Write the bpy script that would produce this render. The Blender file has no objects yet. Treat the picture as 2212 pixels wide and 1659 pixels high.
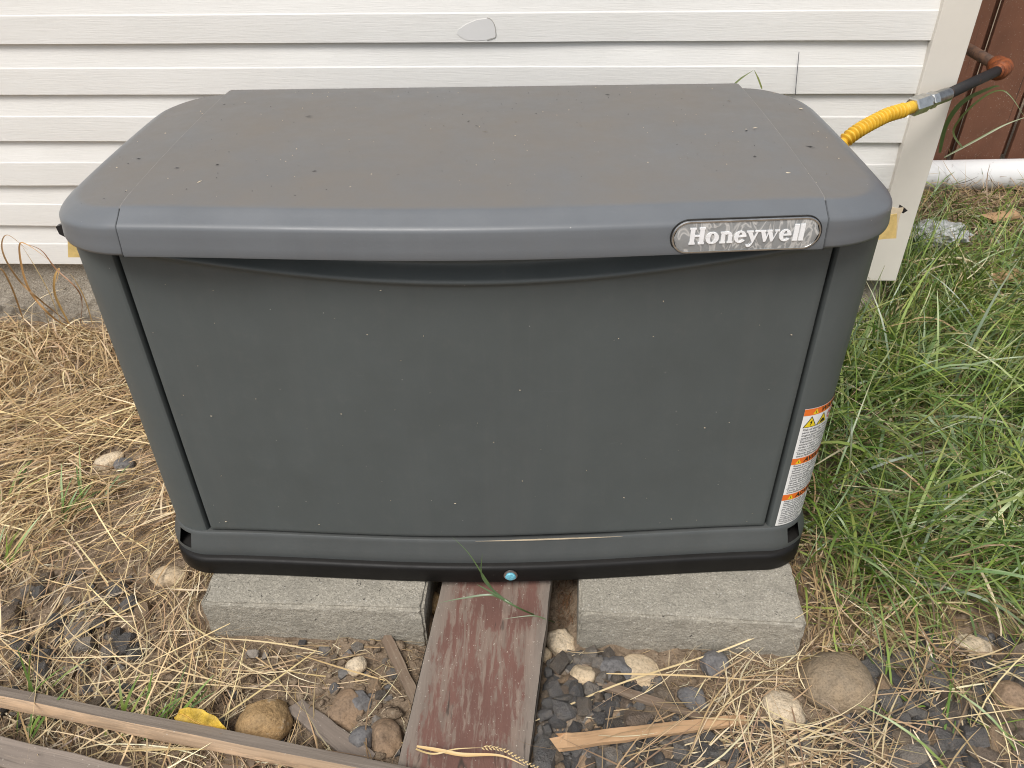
import bpy, bmesh, math, random
import numpy as np
from mathutils import Vector, Matrix, noise as mnoise
from mathutils.bvhtree import BVHTree
random.seed(7); rng = np.random.default_rng(7)
PI = math.pi
S = bpy.context.scene
COL = S.collection

# ------------------------------------------------------------------ camera
F_PX, PITCH, YAW, ROLL = 1660.8, 0.6186, 0.0558, -0.0167      # focal length in pixels of a 2212 px wide frame
CAM = np.array([0.1081, -1.0077, 1.1075])
def cam_axes():
    cp, sp = math.cos(PITCH), math.sin(PITCH)
    M = np.array([[1, 0, 0], [0, sp, cp], [0, cp, -sp]], float)
    c, s = math.cos(YAW), math.sin(YAW)
    M = (np.array([[c, -s, 0], [s, c, 0], [0, 0, 1]]) @ M.T).T
    c, s = math.cos(ROLL), math.sin(ROLL)
    return np.array([[c, s, 0], [-s, c, 0], [0, 0, 1]]) @ M
AX = cam_axes()
cam = bpy.data.cameras.new('camera'); cam.sensor_width = 36.0
cam.lens = 36.0 * F_PX / 2212.0; cam.clip_start = 0.02; cam.clip_end = 1000
camo = bpy.data.objects.new('camera', cam); COL.objects.link(camo)
mw = Matrix.Identity(4)
for i in range(3):
    mw[i][0] = AX[0][i]; mw[i][1] = AX[1][i]; mw[i][2] = -AX[2][i]; mw[i][3] = CAM[i]
camo.matrix_world = mw
S.camera = camo

# ------------------------------------------------------------------ sky, sun, exposure
SUN_EL, SUN_AZ = math.radians(59), math.radians(203)      # azimuth clockwise from +Y: behind the camera, a little left
W = bpy.data.worlds.new('World'); S.world = W; W.use_nodes = True
nt = W.node_tree; nt.nodes.clear()
wo = nt.nodes.new('ShaderNodeOutputWorld'); bg = nt.nodes.new('ShaderNodeBackground')
sky = nt.nodes.new('ShaderNodeTexSky'); sky.sky_type = 'NISHITA'; sky.sun_disc = False
sky.sun_elevation = SUN_EL; sky.sun_rotation = SUN_AZ; sky.dust_density = 3.0; sky.air_density = 1.0
hs = nt.nodes.new('ShaderNodeHueSaturation'); hs.inputs['Saturation'].default_value = 0.38   # thin white overcast
nt.links.new(sky.outputs[0], hs.inputs['Color']); nt.links.new(hs.outputs[0], bg.inputs[0])
bg.inputs[1].default_value = 0.11
nt.links.new(bg.outputs[0], wo.inputs[0])
sl = bpy.data.lights.new('sun', 'SUN'); sl.energy = 1.9; sl.angle = math.radians(26); sl.color = (1.0, .965, .92)
so = bpy.data.objects.new('sun', sl); COL.objects.link(so)
sd = Vector((math.sin(SUN_AZ)*math.cos(SUN_EL), math.cos(SUN_AZ)*math.cos(SUN_EL), math.sin(SUN_EL)))
so.rotation_euler = sd.to_track_quat('Z', 'Y').to_euler(); so.location = sd*20
S.view_settings.view_transform = 'Standard'; S.view_settings.look = 'None'
S.view_settings.exposure = 0.46; S.view_settings.gamma = 1.0; S.view_settings.use_curve_mapping = False
S.render.engine = 'CYCLES'
S.cycles.max_bounces = 5; S.cycles.diffuse_bounces = 3; S.cycles.glossy_bounces = 2; S.cycles.transmission_bounces = 3
S.cycles.pixel_filter_type = 'BLACKMAN_HARRIS'; S.cycles.filter_width = 1.05
S.cycles.caustics_reflective = False; S.cycles.caustics_refractive = False

# ------------------------------------------------------------------ generic helpers
def ray(u, v):
    return AX.T @ np.array([(u-1106)/F_PX, -(v-829.5)/F_PX, 1.0])
def at_y(u, v, Y):
    d = ray(u, v); t = (Y-CAM[1])/d[1]; return Vector(CAM+t*d)
def at_z(u, v, Z):
    d = ray(u, v); t = (Z-CAM[2])/d[2]; return Vector(CAM+t*d)
GYAW = 0.0423
GC, GS = math.cos(GYAW), math.sin(GYAW)
def to_gen(p): return Vector((p[0]*GC+p[1]*GS, -p[0]*GS+p[1]*GC, p[2]))
def from_gen(p): return Vector((p[0]*GC-p[1]*GS, p[0]*GS+p[1]*GC, p[2]))
def gen_at_y(u, v, Y):
    d = to_gen(ray(u, v)); c = to_gen(CAM); t = (Y-c[1])/d[1]; return c+d*t

def mk(name, verts, faces, mat=None, parent=None, smooth=False):
    me = bpy.data.meshes.new(name)
    me.from_pydata([tuple(v) for v in verts], [], faces)
    me.update()
    if smooth: me.polygons.foreach_set('use_smooth', [True]*len(me.polygons))
    if mat: me.materials.append(mat)
    o = bpy.data.objects.new(name, me); COL.objects.link(o)
    if parent: o.parent = parent
    return o
def empty(name, loc=(0, 0, 0), rz=0.0):
    o = bpy.data.objects.new(name, None); COL.objects.link(o)
    o.location = loc; o.rotation_euler = (0, 0, rz); o.empty_display_size = .05
    return o
def tag(o, label, cat, group=None):
    o['label'] = label; o['category'] = cat
    if group: o['group'] = group
    return o
def kind(o, k): o['kind'] = k; return o
def fix(o):
    bm = bmesh.new(); bm.from_mesh(o.data); bmesh.ops.recalc_face_normals(bm, faces=bm.faces[:])
    bm.to_mesh(o.data); bm.free(); return o
def grid_faces(n, m, closed_m=False, off=0, flip=False):
    f = []
    for i in range(n-1):
        for j in range(m if closed_m else m-1):
            k = (j+1) % m
            q = (off+i*m+j, off+i*m+k, off+(i+1)*m+k, off+(i+1)*m+j)
            f.append(q[::-1] if flip else q)
    return f
def tube_geo(pts, rad, n=12, caps=True):
    pts = [Vector(p) for p in pts]; V = []; Fc = []
    if not hasattr(rad, '__len__'): rad = [rad]*len(pts)
    ref = Vector((0, 0, 1))
    for i, p in enumerate(pts):
        t = (pts[min(i+1, len(pts)-1)]-pts[max(i-1, 0)]).normalized()
        a = t.cross(ref)
        if a.length < 1e-3: a = t.cross(Vector((1, 0, 0)))
        a.normalize(); b = a.cross(t).normalized()
        for k in range(n):
            g = 2*PI*k/n
            V.append(p+(a*math.cos(g)+b*math.sin(g))*rad[i])
    Fc = grid_faces(len(pts), n, True)
    if caps:
        Fc.append(tuple(range(n))[::-1]); Fc.append(tuple((len(pts)-1)*n+k for k in range(n)))
    return V, Fc
def tube(name, pts, rad, mat, parent=None, n=12):
    V, Fc = tube_geo(pts, rad, n); return fix(mk(name, V, Fc, mat, parent, True))
def bez(ps, n=24):                          # Catmull-Rom through points
    ps = [Vector(p) for p in ps]; out = []
    for i in range(len(ps)-1):
        p0 = ps[max(i-1, 0)]; p1 = ps[i]; p2 = ps[i+1]; p3 = ps[min(i+2, len(ps)-1)]
        for k in range(n):
            t = k/n
            out.append(.5*((2*p1)+(p2-p0)*t+(2*p0-5*p1+4*p2-p3)*t*t+(3*p1-p0-3*p2+p3)*t**3))
    out.append(ps[-1]); return out
# vectorised value noise for height fields
def vnoise(x, y, seed=0):
    x = np.asarray(x, float); y = np.asarray(y, float)
    xi = np.floor(x).astype(np.int64); yi = np.floor(y).astype(np.int64)
    fx = x-xi; fy = y-yi; fx = fx*fx*(3-2*fx); fy = fy*fy*(3-2*fy)
    def h(a, b):
        n = (a*374761393+b*668265263+seed*974711) & 0x7fffffff
        n = ((n ^ (n >> 13))*1274126177) & 0x7fffffff
        return ((n ^ (n >> 16)) & 0xffff)/65535.0
    return (h(xi, yi)*(1-fx)+h(xi+1, yi)*fx)*(1-fy)+(h(xi, yi+1)*(1-fx)+h(xi+1, yi+1)*fx)*fy
def fbm(x, y, s, oct=4, seed=0):
    r = 0; a = 1; t = 0
    for o in range(oct):
        r = r+a*(vnoise(np.asarray(x)*s, np.asarray(y)*s, seed+o)-.5); t += a; a *= .5; s *= 2.1
    return r/t
def sstep(a, b, x):
    t = np.clip((np.asarray(x, float)-a)/(b-a), 0, 1); return t*t*(3-2*t)

# ------------------------------------------------------------------ materials
def srgb(r, g, b):
    f = lambda c: (c/255/12.92) if c/255 <= .04045 else ((c/255+.055)/1.055)**2.4
    return (f(r), f(g), f(b), 1)
class NT:
    def __init__(s, name):
        s.m = bpy.data.materials.new(name); s.m.use_nodes = True
        s.t = s.m.node_tree; s.b = s.t.nodes['Principled BSDF']; s.o = s.t.nodes['Material Output']
    def n(s, k, **kw):
        x = s.t.nodes.new(k)
        for a, v in kw.items(): setattr(x, a, v)
        return x
    def l(s, a, b): s.t.links.new(a, b)
    def val(s, sock, v):
        if hasattr(v, 'is_output') or hasattr(v, 'links'): s.l(v, sock)
        else: sock.default_value = v
    def coord(s, scale=(1, 1, 1), kind='Object', rot=(0, 0, 0)):
        c = s.n('ShaderNodeTexCoord'); m = s.n('ShaderNodeMapping')
        m.inputs['Scale'].default_value = scale; m.inputs['Rotation'].default_value = rot
        s.l(c.outputs[kind], m.inputs[0]); return m.outputs[0]
    def noise(s, vec, scale, detail=4, rough=.55, dist=0):
        x = s.n('ShaderNodeTexNoise'); s.l(vec, x.inputs['Vector'])
        x.inputs['Scale'].default_value = scale; x.inputs['Detail'].default_value = detail
        x.inputs['Roughness'].default_value = rough; x.inputs['Distortion'].default_value = dist
        return x.outputs['Fac']
    def vor(s, vec, scale, out='Distance', feature='F1'):
        x = s.n('ShaderNodeTexVoronoi', feature=feature); s.l(vec, x.inputs['Vector'])
        x.inputs['Scale'].default_value = scale; return x.outputs[out]
    def ramp(s, fac, stops, interp='LINEAR'):
        x = s.n('ShaderNodeValToRGB'); s.l(fac, x.inputs[0]); x.color_ramp.interpolation = interp
        e = x.color_ramp.elements
        while len(e) < len(stops): e.new(.5)
        for a, (p, c) in zip(e, stops):
            a.position = p; a.color = c if hasattr(c, '__len__') else (c, c, c, 1)
        return x.outputs[0]
    def mix(s, fac, a, b, mode='MIX'):
        x = s.n('ShaderNodeMix', data_type='RGBA', blend_type=mode)
        s.val(x.inputs[0], fac); s.val(x.inputs[6], a); s.val(x.inputs[7], b); return x.outputs[2]
    def math(s, op, a, b=0.0, clamp=False):
        x = s.n('ShaderNodeMath', operation=op, use_clamp=clamp); s.val(x.inputs[0], a); s.val(x.inputs[1], b); return x.outputs[0]
    def bump(s, h, strength=.3, dist=.002, normal=None):
        x = s.n('ShaderNodeBump'); s.l(h, x.inputs['Height']); x.inputs['Strength'].default_value = strength
        x.inputs['Distance'].default_value = dist
        if normal: s.l(normal, x.inputs['Normal'])
        return x.outputs[0]
    def set(s, color=None, rough=None, normal=None, metal=None, spec=None, **kw):
        if color is not None: s.val(s.b.inputs['Base Color'], color)
        if rough is not None: s.val(s.b.inputs['Roughness'], rough)
        if normal is not None: s.l(normal, s.b.inputs['Normal'])
        if metal is not None: s.val(s.b.inputs['Metallic'], metal)
        if spec is not None: s.val(s.b.inputs['Specular IOR Level'], spec)
        for k, v in kw.items(): s.val(s.b.inputs[k], v)
        return s.m

def mat_plastic(name, base, dust=0.0, rough=.45, dust_col=(.30, .27, .24, 1), speck=1.0, grain=.12, spec=.45):
    s = NT(name); c = s.coord()
    big = s.noise(c, 3.5, 5, .6); fine = s.noise(c, 420, 2, .6)
    streak = s.noise(s.coord((9, 9, .7)), 2.2, 5, .6)
    hi = tuple(min(1, v*1.08) for v in base[:3])+(1,); lo = tuple(v*.94 for v in base[:3])+(1,)
    col = s.mix(s.ramp(big, [(.3, 0.), (.7, 1.)]), lo, hi)
    col = s.mix(s.math('MULTIPLY', s.ramp(streak, [(.52, 0.), (.8, 1.)]), .09), col, dust_col)
    mot = s.noise(c, 38, 5, .7)
    col = s.mix(s.ramp(mot, [(.3, .08), (.5, 0.)]), col, tuple(v*.7 for v in base[:3])+(1,))
    col = s.mix(s.ramp(mot, [(.55, 0.), (.8, .10)]), col, dust_col)
    wm = s.noise(s.coord((30, 30, 1.1)), 1.6, 6, .65)
    col = s.mix(s.ramp(wm, [(.58, 0.), (.78, .12)]), col, tuple(min(1, v*1.5) for v in base[:3])+(1,))
    scf = s.noise(s.coord((2, 2, 14), rot=(0, .5, 0)), 9, 3, .5, .8)
    col = s.mix(s.ramp(scf, [(.74, 0.), (.80, .18)]), col, tuple(min(1, v*2.0) for v in base[:3])+(1,))
    # dust that settled on faces turned up
    g = s.n('ShaderNodeNewGeometry'); sx = s.n('ShaderNodeSeparateXYZ'); s.l(g.outputs['Normal'], sx.inputs[0])
    up = s.ramp(sx.outputs[2], [(.90, 0.), (.985, 1.)])
    dn = s.ramp(s.noise(c, 6, 8, .72), [(.30, .35), (.70, 1.)])
    df = s.math('MULTIPLY', s.math('MULTIPLY', up, dn), dust)
    col = s.mix(df, col, dust_col)
    sp = s.vor(c, 75); sprand = s.vor(c, 75, 'Color')
    sr = s.n('ShaderNodeSeparateColor'); s.l(sprand, sr.inputs[0])
    spot = s.math('MULTIPLY', s.math('LESS_THAN', sp, .07), s.math('GREATER_THAN', sr.outputs[0], .96))
    col = s.mix(s.math('MULTIPLY', spot, .45*speck), col, (.5, .48, .44, 1))
    r = s.math('ADD', s.math('MULTIPLY', s.ramp(s.noise(c, 14, 5), [(.3, 0.), (.7, 1.)]), .14), rough-.05)
    r = s.math('ADD', r, s.math('MULTIPLY', df, .35))
    return s.set(col, r, s.bump(fine, grain, .0006), spec=spec)
M = {}
M['lid'] = mat_plastic('grey_lid_plastic', (.127, .136, .145, 1), .92, .36, (.165, .147, .126, 1), 1.0, .14, .42)
M['body'] = mat_plastic('dark_grey_body', (.080, .091, .090, 1), .10, .50, (.18, .17, .155, 1))
M['rail'] = mat_plastic('dark_grey_rail', (.068, .074, .073, 1), .18, .45, (.16, .15, .135, 1))
M['base'] = mat_plastic('black_base_plastic', (.006, .0055, .005, 1), .22, .50, (.05, .045, .04, 1), .5, .25, .28)
def simple(name, col, rough=.6, metal=0., var=.15, scale=30, bump=.2, bd=.001, **kw):
    s = NT(name); c = s.coord(); n = s.noise(c, scale, 5, .6)
    lo = tuple(v*(1-var) for v in col[:3])+(1,); hi = tuple(min(1, v*(1+var)) for v in col[:3])+(1,)
    return s.set(s.mix(s.ramp(n, [(.3, 0.), (.7, 1.)]), lo, hi), rough, s.bump(s.noise(c, scale*6, 3), bump, bd), metal, **kw)
M['seam'] = simple('seam_bead', (.205, .195, .18, 1), .6, var=.2, scale=90)
M['groove'] = simple('seam_groove', (.075, .08, .085, 1), .6)
M['dark'] = simple('black_cavity', (.008, .008, .008, 1), .8)
M['tape'] = simple('yellow_tape', (.62, .45, .17, 1), .6, var=.2, scale=60)
M['cream'] = simple('cream_paper', (.62, .52, .37, 1), .7, var=.2, scale=60)
M['blackclip'] = simple('black_clip', (.012, .012, .014, 1), .4)
M['white'] = simple('label_white', (.80, .80, .78, 1), .35, var=.03)
M['orange'] = simple('label_orange', (.78, .17, .025, 1), .35, var=.05)
M['ink'] = simple('label_ink', (.012, .012, .012, 1), .4, var=.05)
M['greyink'] = simple('label_grey_ink', (.13, .13, .14, 1), .4, var=.05)
M['yellow'] = simple('label_yellow', (.80, .60, .02, 1), .35, var=.05)
M['red'] = simple('label_red', (.60, .03, .07, 1), .35, var=.05)
M['bluepaint'] = simple('blue_paint_mark', (.16, .47, .58, 1), .45, var=.3, scale=150)
M['steel'] = simple('zinc_fitting', (.62, .62, .60, 1), .32, 1.0, .2, 80, .15)
M['letters'] = simple('badge_letters', (.86, .86, .86, 1), .25, 0.0, .06, 120)
def mat_badge():
    s = NT('badge_foil'); c = s.coord()
    w = s.noise(s.coord((1.6, 1, .8)), 26, 2, .5, 1.8)
    rid = s.ramp(w, [(.44, 0.), (.5, 1.), (.56, 0.)])
    col = s.mix(rid, (.36, .38, .39, 1), (.72, .73, .72, 1))
    return s.set(col, .22, s.bump(w, .35, .006), .35, **{'Coat Weight': 1.0, 'Coat Roughness': .04})
M['badge'] = mat_badge()
def mat_siding():
    s = NT('vinyl_siding'); g = s.coord((.7, 1, 22)); c = s.coord()
    gr = s.noise(g, 26, 6, .65, .6)
    dirt = s.noise(s.coord((.5, 1, 1.5)), 3, 6, .65); sp = s.noise(c, 90, 3, .6)
    col = s.mix(s.ramp(dirt, [(.35, 0.), (.75, 1.)]), (.775, .762, .728, 1), (.715, .70, .66, 1))
    col = s.mix(s.math('MULTIPLY', s.ramp(sp, [(.70, 0.), (.80, 1.)]), .18), col, (.45, .40, .32, 1))
    col = s.mix(s.math('MULTIPLY', s.ramp(gr, [(.35, 1.), (.5, 0.)]), .09), col, (.5, .48, .44, 1))
    return s.set(col, .52, s.bump(gr, .45, .0014), spec=.35)
M['siding'] = mat_siding()
M['patch'] = simple('patch_vinyl', (.68, .67, .65, 1), .5, var=.04, scale=8)
M['post'] = simple('corner_post_vinyl', (.70, .655, .58, 1), .5, var=.05, scale=6, bump=.1)
M['channel'] = simple('patch_seam_grey', (.40, .38, .34, 1), .6)  # plain grey for the thin line edging the patch
def mat_concrete(name, a, b, speck, rough_amt=1.0):
    s = NT(name); c = s.coord(); n = s.noise(c, 6, 6, .65); f = s.noise(c, 160, 4, .7)
    v = s.vor(c, 170); vc = s.vor(c, 170, 'Color'); sc = s.n('ShaderNodeSeparateColor'); s.l(vc, sc.inputs[0])
    col = s.mix(s.ramp(n, [(.3, 0.), (.7, 1.)]), a, b)
    col = s.mix(s.ramp(f, [(.35, .5), (.65, 0.)]), col, tuple(x*.5 for x in a[:3])+(1,))
    g2 = s.noise(c, 330, 3, .7); g3 = s.noise(c, 95, 5, .75, .6)
    col = s.mix(s.ramp(g2, [(.36, .55), (.52, 0.)]), col, tuple(x*.55 for x in a[:3])+(1,))
    col = s.mix(s.ramp(g2, [(.56, 0.), (.72, .55)]), col, tuple(min(1, x*1.5) for x in b[:3])+(1,))
    col = s.mix(s.ramp(g3, [(.62, 0.), (.70, .5*speck)]), col, (.58, .55, .49, 1))
    agg = s.math('MULTIPLY', s.math('LESS_THAN', v, .30), s.math('GREATER_THAN', sc.outputs[0], .86))
    col = s.mix(s.math('MULTIPLY', agg, .45*speck), col, (.60, .57, .51, 1))
    pit = s.ramp(s.noise(c, 130, 2, .5, 1.2), [(.25, 1.), (.31, 0.)])
    col = s.mix(s.math('MULTIPLY', pit, .8*speck), col, (.045, .04, .035, 1))
    dk = s.noise(s.coord((1, 1, 1.6)), 13, 6, .7, .5)
    col = s.mix(s.ramp(dk, [(.28, .55*speck), (.48, 0.)]), col, tuple(x*.55 for x in a[:3])+(1,))
    st = s.math('MULTIPLY', s.ramp(s.noise(c, 22, 2), [(.74, 0.), (.77, 1.)]), .6)
    col = s.mix(st, col, (.45, .27, .09, 1))
    h = s.math('ADD', s.math('MULTIPLY', f, 1.3), s.math('MULTIPLY', pit, -1.0)); h = s.math('ADD', h, s.math('MULTIPLY', g2, .5)); h = s.math('ADD', h, s.math('MULTIPLY', s.noise(c, 60, 3), 1.0))
    return s.set(col, .9, s.bump(h, .75*rough_amt, .0035))
M['block'] = mat_concrete('concrete_block_grit', (.35, .322, .262, 1), (.45, .412, .338, 1), 1.0)
M['foundation'] = mat_concrete('foundation_concrete', (.36, .31, .245, 1), (.47, .42, .34, 1), .5, 1.5)
def mat_wood(name, paint, bare, paint_amt, axis='Y', grain=70, rough=.8, edge=False):
    s = NT(name)
    sc = {'X': (.03, 1, 1), 'Y': (1, .03, 1), 'Z': (1, 1, .03)}[axis]
    g = s.coord(sc); c = s.coord()
    gr = s.noise(g, grain, 6, .7, .4); crack = s.noise(g, grain*.5, 4, .6, 1.0)
    b = s.mix(s.ramp(gr, [(.3, 0.), (.7, 1.)]), tuple(x*.55 for x in bare[:3])+(1,), bare)
    p = s.mix(s.ramp(s.noise(c, 9, 5), [(.3, 0.), (.7, 1.)]), tuple(x*.72 for x in paint[:3])+(1,), paint)
    fl = s.noise(s.coord(tuple(.10 if q < .5 else 1 for q in sc)), 55, 7, .75, .3)
    wear = s.math('ADD', s.math('MULTIPLY', s.noise(c, 5, 6, .7), .35), s.math('ADD', s.math('MULTIPLY', gr, .45), s.math('MULTIPLY', fl, .85)))
    if edge:
        edge_bare = (.26, .215, .175, 1)
        ea = s.n('ShaderNodeAttribute'); ea.attribute_name = 'Edge'; wear = s.math('ADD', wear, s.math('MULTIPLY', ea.outputs['Fac'], .22)); b = s.mix(ea.outputs['Fac'], b, s.mix(gr, tuple(q*.5 for q in edge_bare[:3])+(1,), edge_bare))
    col = s.mix(s.ramp(wear, [(paint_amt-.045, 1.), (paint_amt+.035, 0.)]), b, p)
    col = s.mix(s.ramp(crack, [(.33, .85), (.39, 0.)]), col, (.03, .022, .016, 1))
    spk = s.math('MULTIPLY', s.ramp(s.noise(c, 240, 2), [(.68, 0.), (.73, 1.)]), .55)
    col = s.mix(spk, col, (.55, .50, .42, 1))
    return s.set(col, rough, s.bump(s.math('ADD', gr, s.math('MULTIPLY', crack, .7)), .6, .003))
M['plank'] = mat_wood('red_plank_wood', (.165, .080, .060, 1), (.235, .170, .132, 1), .86, edge=True)
M['plank_edge'] = mat_wood('plank_edge_grey', (.14, .07, .055, 1), (.32, .27, .215, 1), .62)
M['fence'] = mat_wood('stained_fence', (.190, .080, .044, 1), (.25, .135, .085, 1), .98, 'Z', 50)
def mat_lath():
    m = mat_wood('lath_wood', (.56, .385, .24, 1), (.44, .31, .20, 1), .80, 'X', 60); s = NT.__new__(NT); s.m = m; s.t = m.node_tree; s.b = s.t.nodes['Principled BSDF']
    src = s.b.inputs['Base Color'].links[0].from_socket
    g = s.n('ShaderNodeTexCoord'); sx = s.n('ShaderNodeSeparateXYZ'); s.l(g.outputs['Normal'], sx.inputs[0])
    gr = s.noise(s.coord((.03, 1, 1)), 80, 6, .7)
    grey = s.mix(s.ramp(gr, [(.3, 0.), (.7, 1.)]), (.15, .12, .095, 1), (.33, .275, .225, 1))
    s.l(s.mix(s.ramp(sx.outputs[2], [(.6, 0.), (.75, 1.)]), src, grey), s.b.inputs['Base Color']); return m
M['lath'] = mat_lath()
M['greywood'] = mat_wood('grey_wood', (.30, .24, .19, 1), (.26, .21, .17, 1), .7, 'X', 60)
M['freshwood'] = mat_wood('splinter_wood', (.56, .35, .19, 1), (.45, .29, .16, 1), .9, 'X', 60)
M['brownwood'] = mat_wood('brown_chip_wood', (.20, .14, .095, 1), (.27, .20, .14, 1), .8, 'X', 60)
M['pvc'] = simple('white_pvc', (.78, .78, .77, 1), .4, var=.06, scale=8, bump=.1)
M['hose'] = simple('yellow_hose', (.70, .42, .035, 1), .5, var=.22, scale=60, bump=.05)
def mat_rust(name, a, b, lim):
    s = NT(name); c = s.coord(); n = s.noise(c, 45, 6, .7)
    col = s.mix(s.ramp(n, [(lim-.08, 0.), (lim+.08, 1.)]), a, b)
    return s.set(col, .65, s.bump(s.noise(c, 200, 4), .5, .001), spec=.4)
M['blackpipe'] = mat_rust('black_iron_pipe', (.018, .017, .017, 1), (.16, .06, .025, 1), .66)
M['rustfit'] = mat_rust('rusty_fitting', (.30, .085, .025, 1), (.15, .045, .018, 1), .5)
M['rustpipe'] = mat_rust('brown_weathered_pipe', (.09, .055, .04, 1), (.17, .09, .055, 1), .5)
def mat_strand(name, trans=.3, gloss=.06):
    s = NT(name); s.t.nodes.remove(s.b); a = s.n('ShaderNodeAttribute'); a.attribute_name = 'Col'
    d = s.n('ShaderNodeBsdfDiffuse'); s.l(a.outputs['Color'], d.inputs[0]); out = d.outputs[0]
    if trans:
        tr = s.n('ShaderNodeBsdfTranslucent'); s.l(a.outputs['Color'], tr.inputs[0])
        mx = s.n('ShaderNodeMixShader'); mx.inputs[0].default_value = trans; s.l(out, mx.inputs[1]); s.l(tr.outputs[0], mx.inputs[2]); out = mx.outputs[0]
    if gloss:
        g = s.n('ShaderNodeBsdfGlossy'); g.inputs['Roughness'].default_value = .42
        mx = s.n('ShaderNodeMixShader'); mx.inputs[0].default_value = gloss; s.l(out, mx.inputs[1]); s.l(g.outputs[0], mx.inputs[2]); out = mx.outputs[0]
    s.l(out, s.o.inputs[0]); return s.m
M['straw'] = mat_strand('dry_straw', .12, .04)
M['grass'] = mat_strand('grass_blade', .30, .08)
def mat_dirt():
    s = NT('dirt'); c = s.coord(); n = s.noise(c, 4, 7, .65); f = s.noise(c, 55, 6, .7); p = s.vor(c, 130)
    col = s.mix(s.ramp(n, [(.3, 0.), (.7, 1.)]), (.22, .16, .108, 1), (.34, .262, .185, 1))
    col = s.mix(s.ramp(f, [(.35, .6), (.55, 0.)]), col, (.085, .058, .038, 1))
    vc = s.vor(c, 130, 'Color'); sc = s.n('ShaderNodeSeparateColor'); s.l(vc, sc.inputs[0])
    peb = s.math('MULTIPLY', s.math('LESS_THAN', p, .35), s.math('GREATER_THAN', sc.outputs[0], .8))
    col = s.mix(s.math('MULTIPLY', peb, .5), col, (.34, .28, .21, 1))
    h = s.math('ADD', s.math('MULTIPLY', f, 1.2), s.math('MULTIPLY', s.noise(c, 260, 4), .5))
    return s.set(col, .95, s.bump(h, .9, .008), spec=.2)
M['dirt'] = mat_dirt()
def mat_stone(name, cols, rough=.75, scale=1.0, bump=.5, spots=None, bd=.003, mixed=0):
    s = NT(name); c = s.coord(); oi = s.n('ShaderNodeObjectInfo')
    base = s.ramp(s.vor(c, mixed, 'Color') if mixed else oi.outputs['Random'], [(i/len(cols), k) for i, k in enumerate(cols)], 'CONSTANT')
    n = s.noise(c, 60*scale, 6, .7); m = s.noise(c, 22*scale, 4, .6)
    col = s.mix(s.ramp(m, [(.3, 0.), (.7, .55)]), base, s.mix(1.0, base, (1.7, 1.5, 1.25, 1), 'MULTIPLY'))
    col = s.mix(s.ramp(n, [(.3, .5), (.5, 0.)]), col, s.mix(1.0, base, (.45, .42, .4, 1), 'MULTIPLY'))
    fg = s.noise(c, 260*scale, 3, .7)
    col = s.mix(s.ramp(fg, [(.36, .5), (.48, 0.)]), col, s.mix(1.0, base, (.5, .47, .44, 1), 'MULTIPLY'))
    col = s.mix(s.ramp(fg, [(.56, 0.), (.70, .4)]), col, s.mix(1.0, base, (1.8, 1.7, 1.55, 1), 'MULTIPLY'))
    if spots: col = s.mix(s.ramp(s.noise(c, 30*scale, 5, .7), [(.58, 0.), (.70, .75)]), col, spots)
    return s.set(col, rough, s.bump(s.math('ADD', n, s.noise(c, 200*scale, 3)), bump, bd), spec=.3)
M['gravel'] = mat_stone('basalt_gravel', [(0.111, 0.110, 0.109, 1), (0.148, 0.144, 0.139, 1), (0.085, 0.084, 0.086, 1), (0.185, 0.152, 0.118, 1),
     (0.126, 0.124, 0.124, 1), (0.122, 0.109, 0.096, 1), (0.252, 0.189, 0.130, 1), (0.092, 0.091, 0.092, 1), (0.207, 0.192, 0.174, 1), (0.170, 0.137, 0.110, 1)], .80, .11, .6, (0.222, 0.174, 0.126, 1), .05)
M['chips'] = mat_stone('gravel_chips', [(0.111, 0.110, 0.109, 1), (0.148, 0.144, 0.139, 1), (0.085, 0.084, 0.086, 1), (0.185, 0.152, 0.118, 1),
     (0.126, 0.124, 0.124, 1), (0.122, 0.109, 0.096, 1), (0.252, 0.189, 0.130, 1), (0.092, 0.091, 0.092, 1), (0.207, 0.192, 0.174, 1), (0.170, 0.137, 0.110, 1)], .85, .8, .6, (0.222, 0.174, 0.126, 1), .002, 55)
M['whitestone'] = mat_stone('white_stone', [(.52, .445, .335, 1)], .65, 1.0, .9, (.36, .22, .10, 1))
M['tanstone'] = mat_stone('tan_stone', [(.235, .19, .135, 1)], .8, 1.1, .9)
M['rustystone'] = mat_stone('rusty_stone', [(.30, .205, .105, 1)], .7, .8, .9, (.66, .58, .45, 1))
M['brownstone'] = mat_stone('brown_stone', [(.22, .16, .11, 1)], .75, .8, .5)
M['greystone'] = mat_stone('grey_stone', [(.13, .13, .135, 1)], .65, .8, .5)
M['palestone'] = mat_stone('pale_stone', [(.46, .38, .27, 1)], .7, .8, .5, (.30, .22, .13, 1))
M['straw_rib'] = simple('leaf_rib', (.50, .30, .05, 1), .5)
M['leaf'] = simple('yellow_leaf', (.50, .33, .04, 1), .6, var=.55, scale=45, bump=.8, bd=.003)
def mat_crinkle():
    s = NT('crumpled_clear_plastic'); c = s.coord()
    n = s.noise(c, 60, 4, .6)
    return s.set(s.mix(s.ramp(n, [(.4, 0.), (.6, 1.)]), (.45, .47, .44, 1), (.78, .79, .77, 1)), .15, s.bump(s.noise(c, 90, 4), 1, .006), spec=.8, **{'Transmission Weight': .25})
M['crinkle'] = mat_crinkle()

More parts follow.
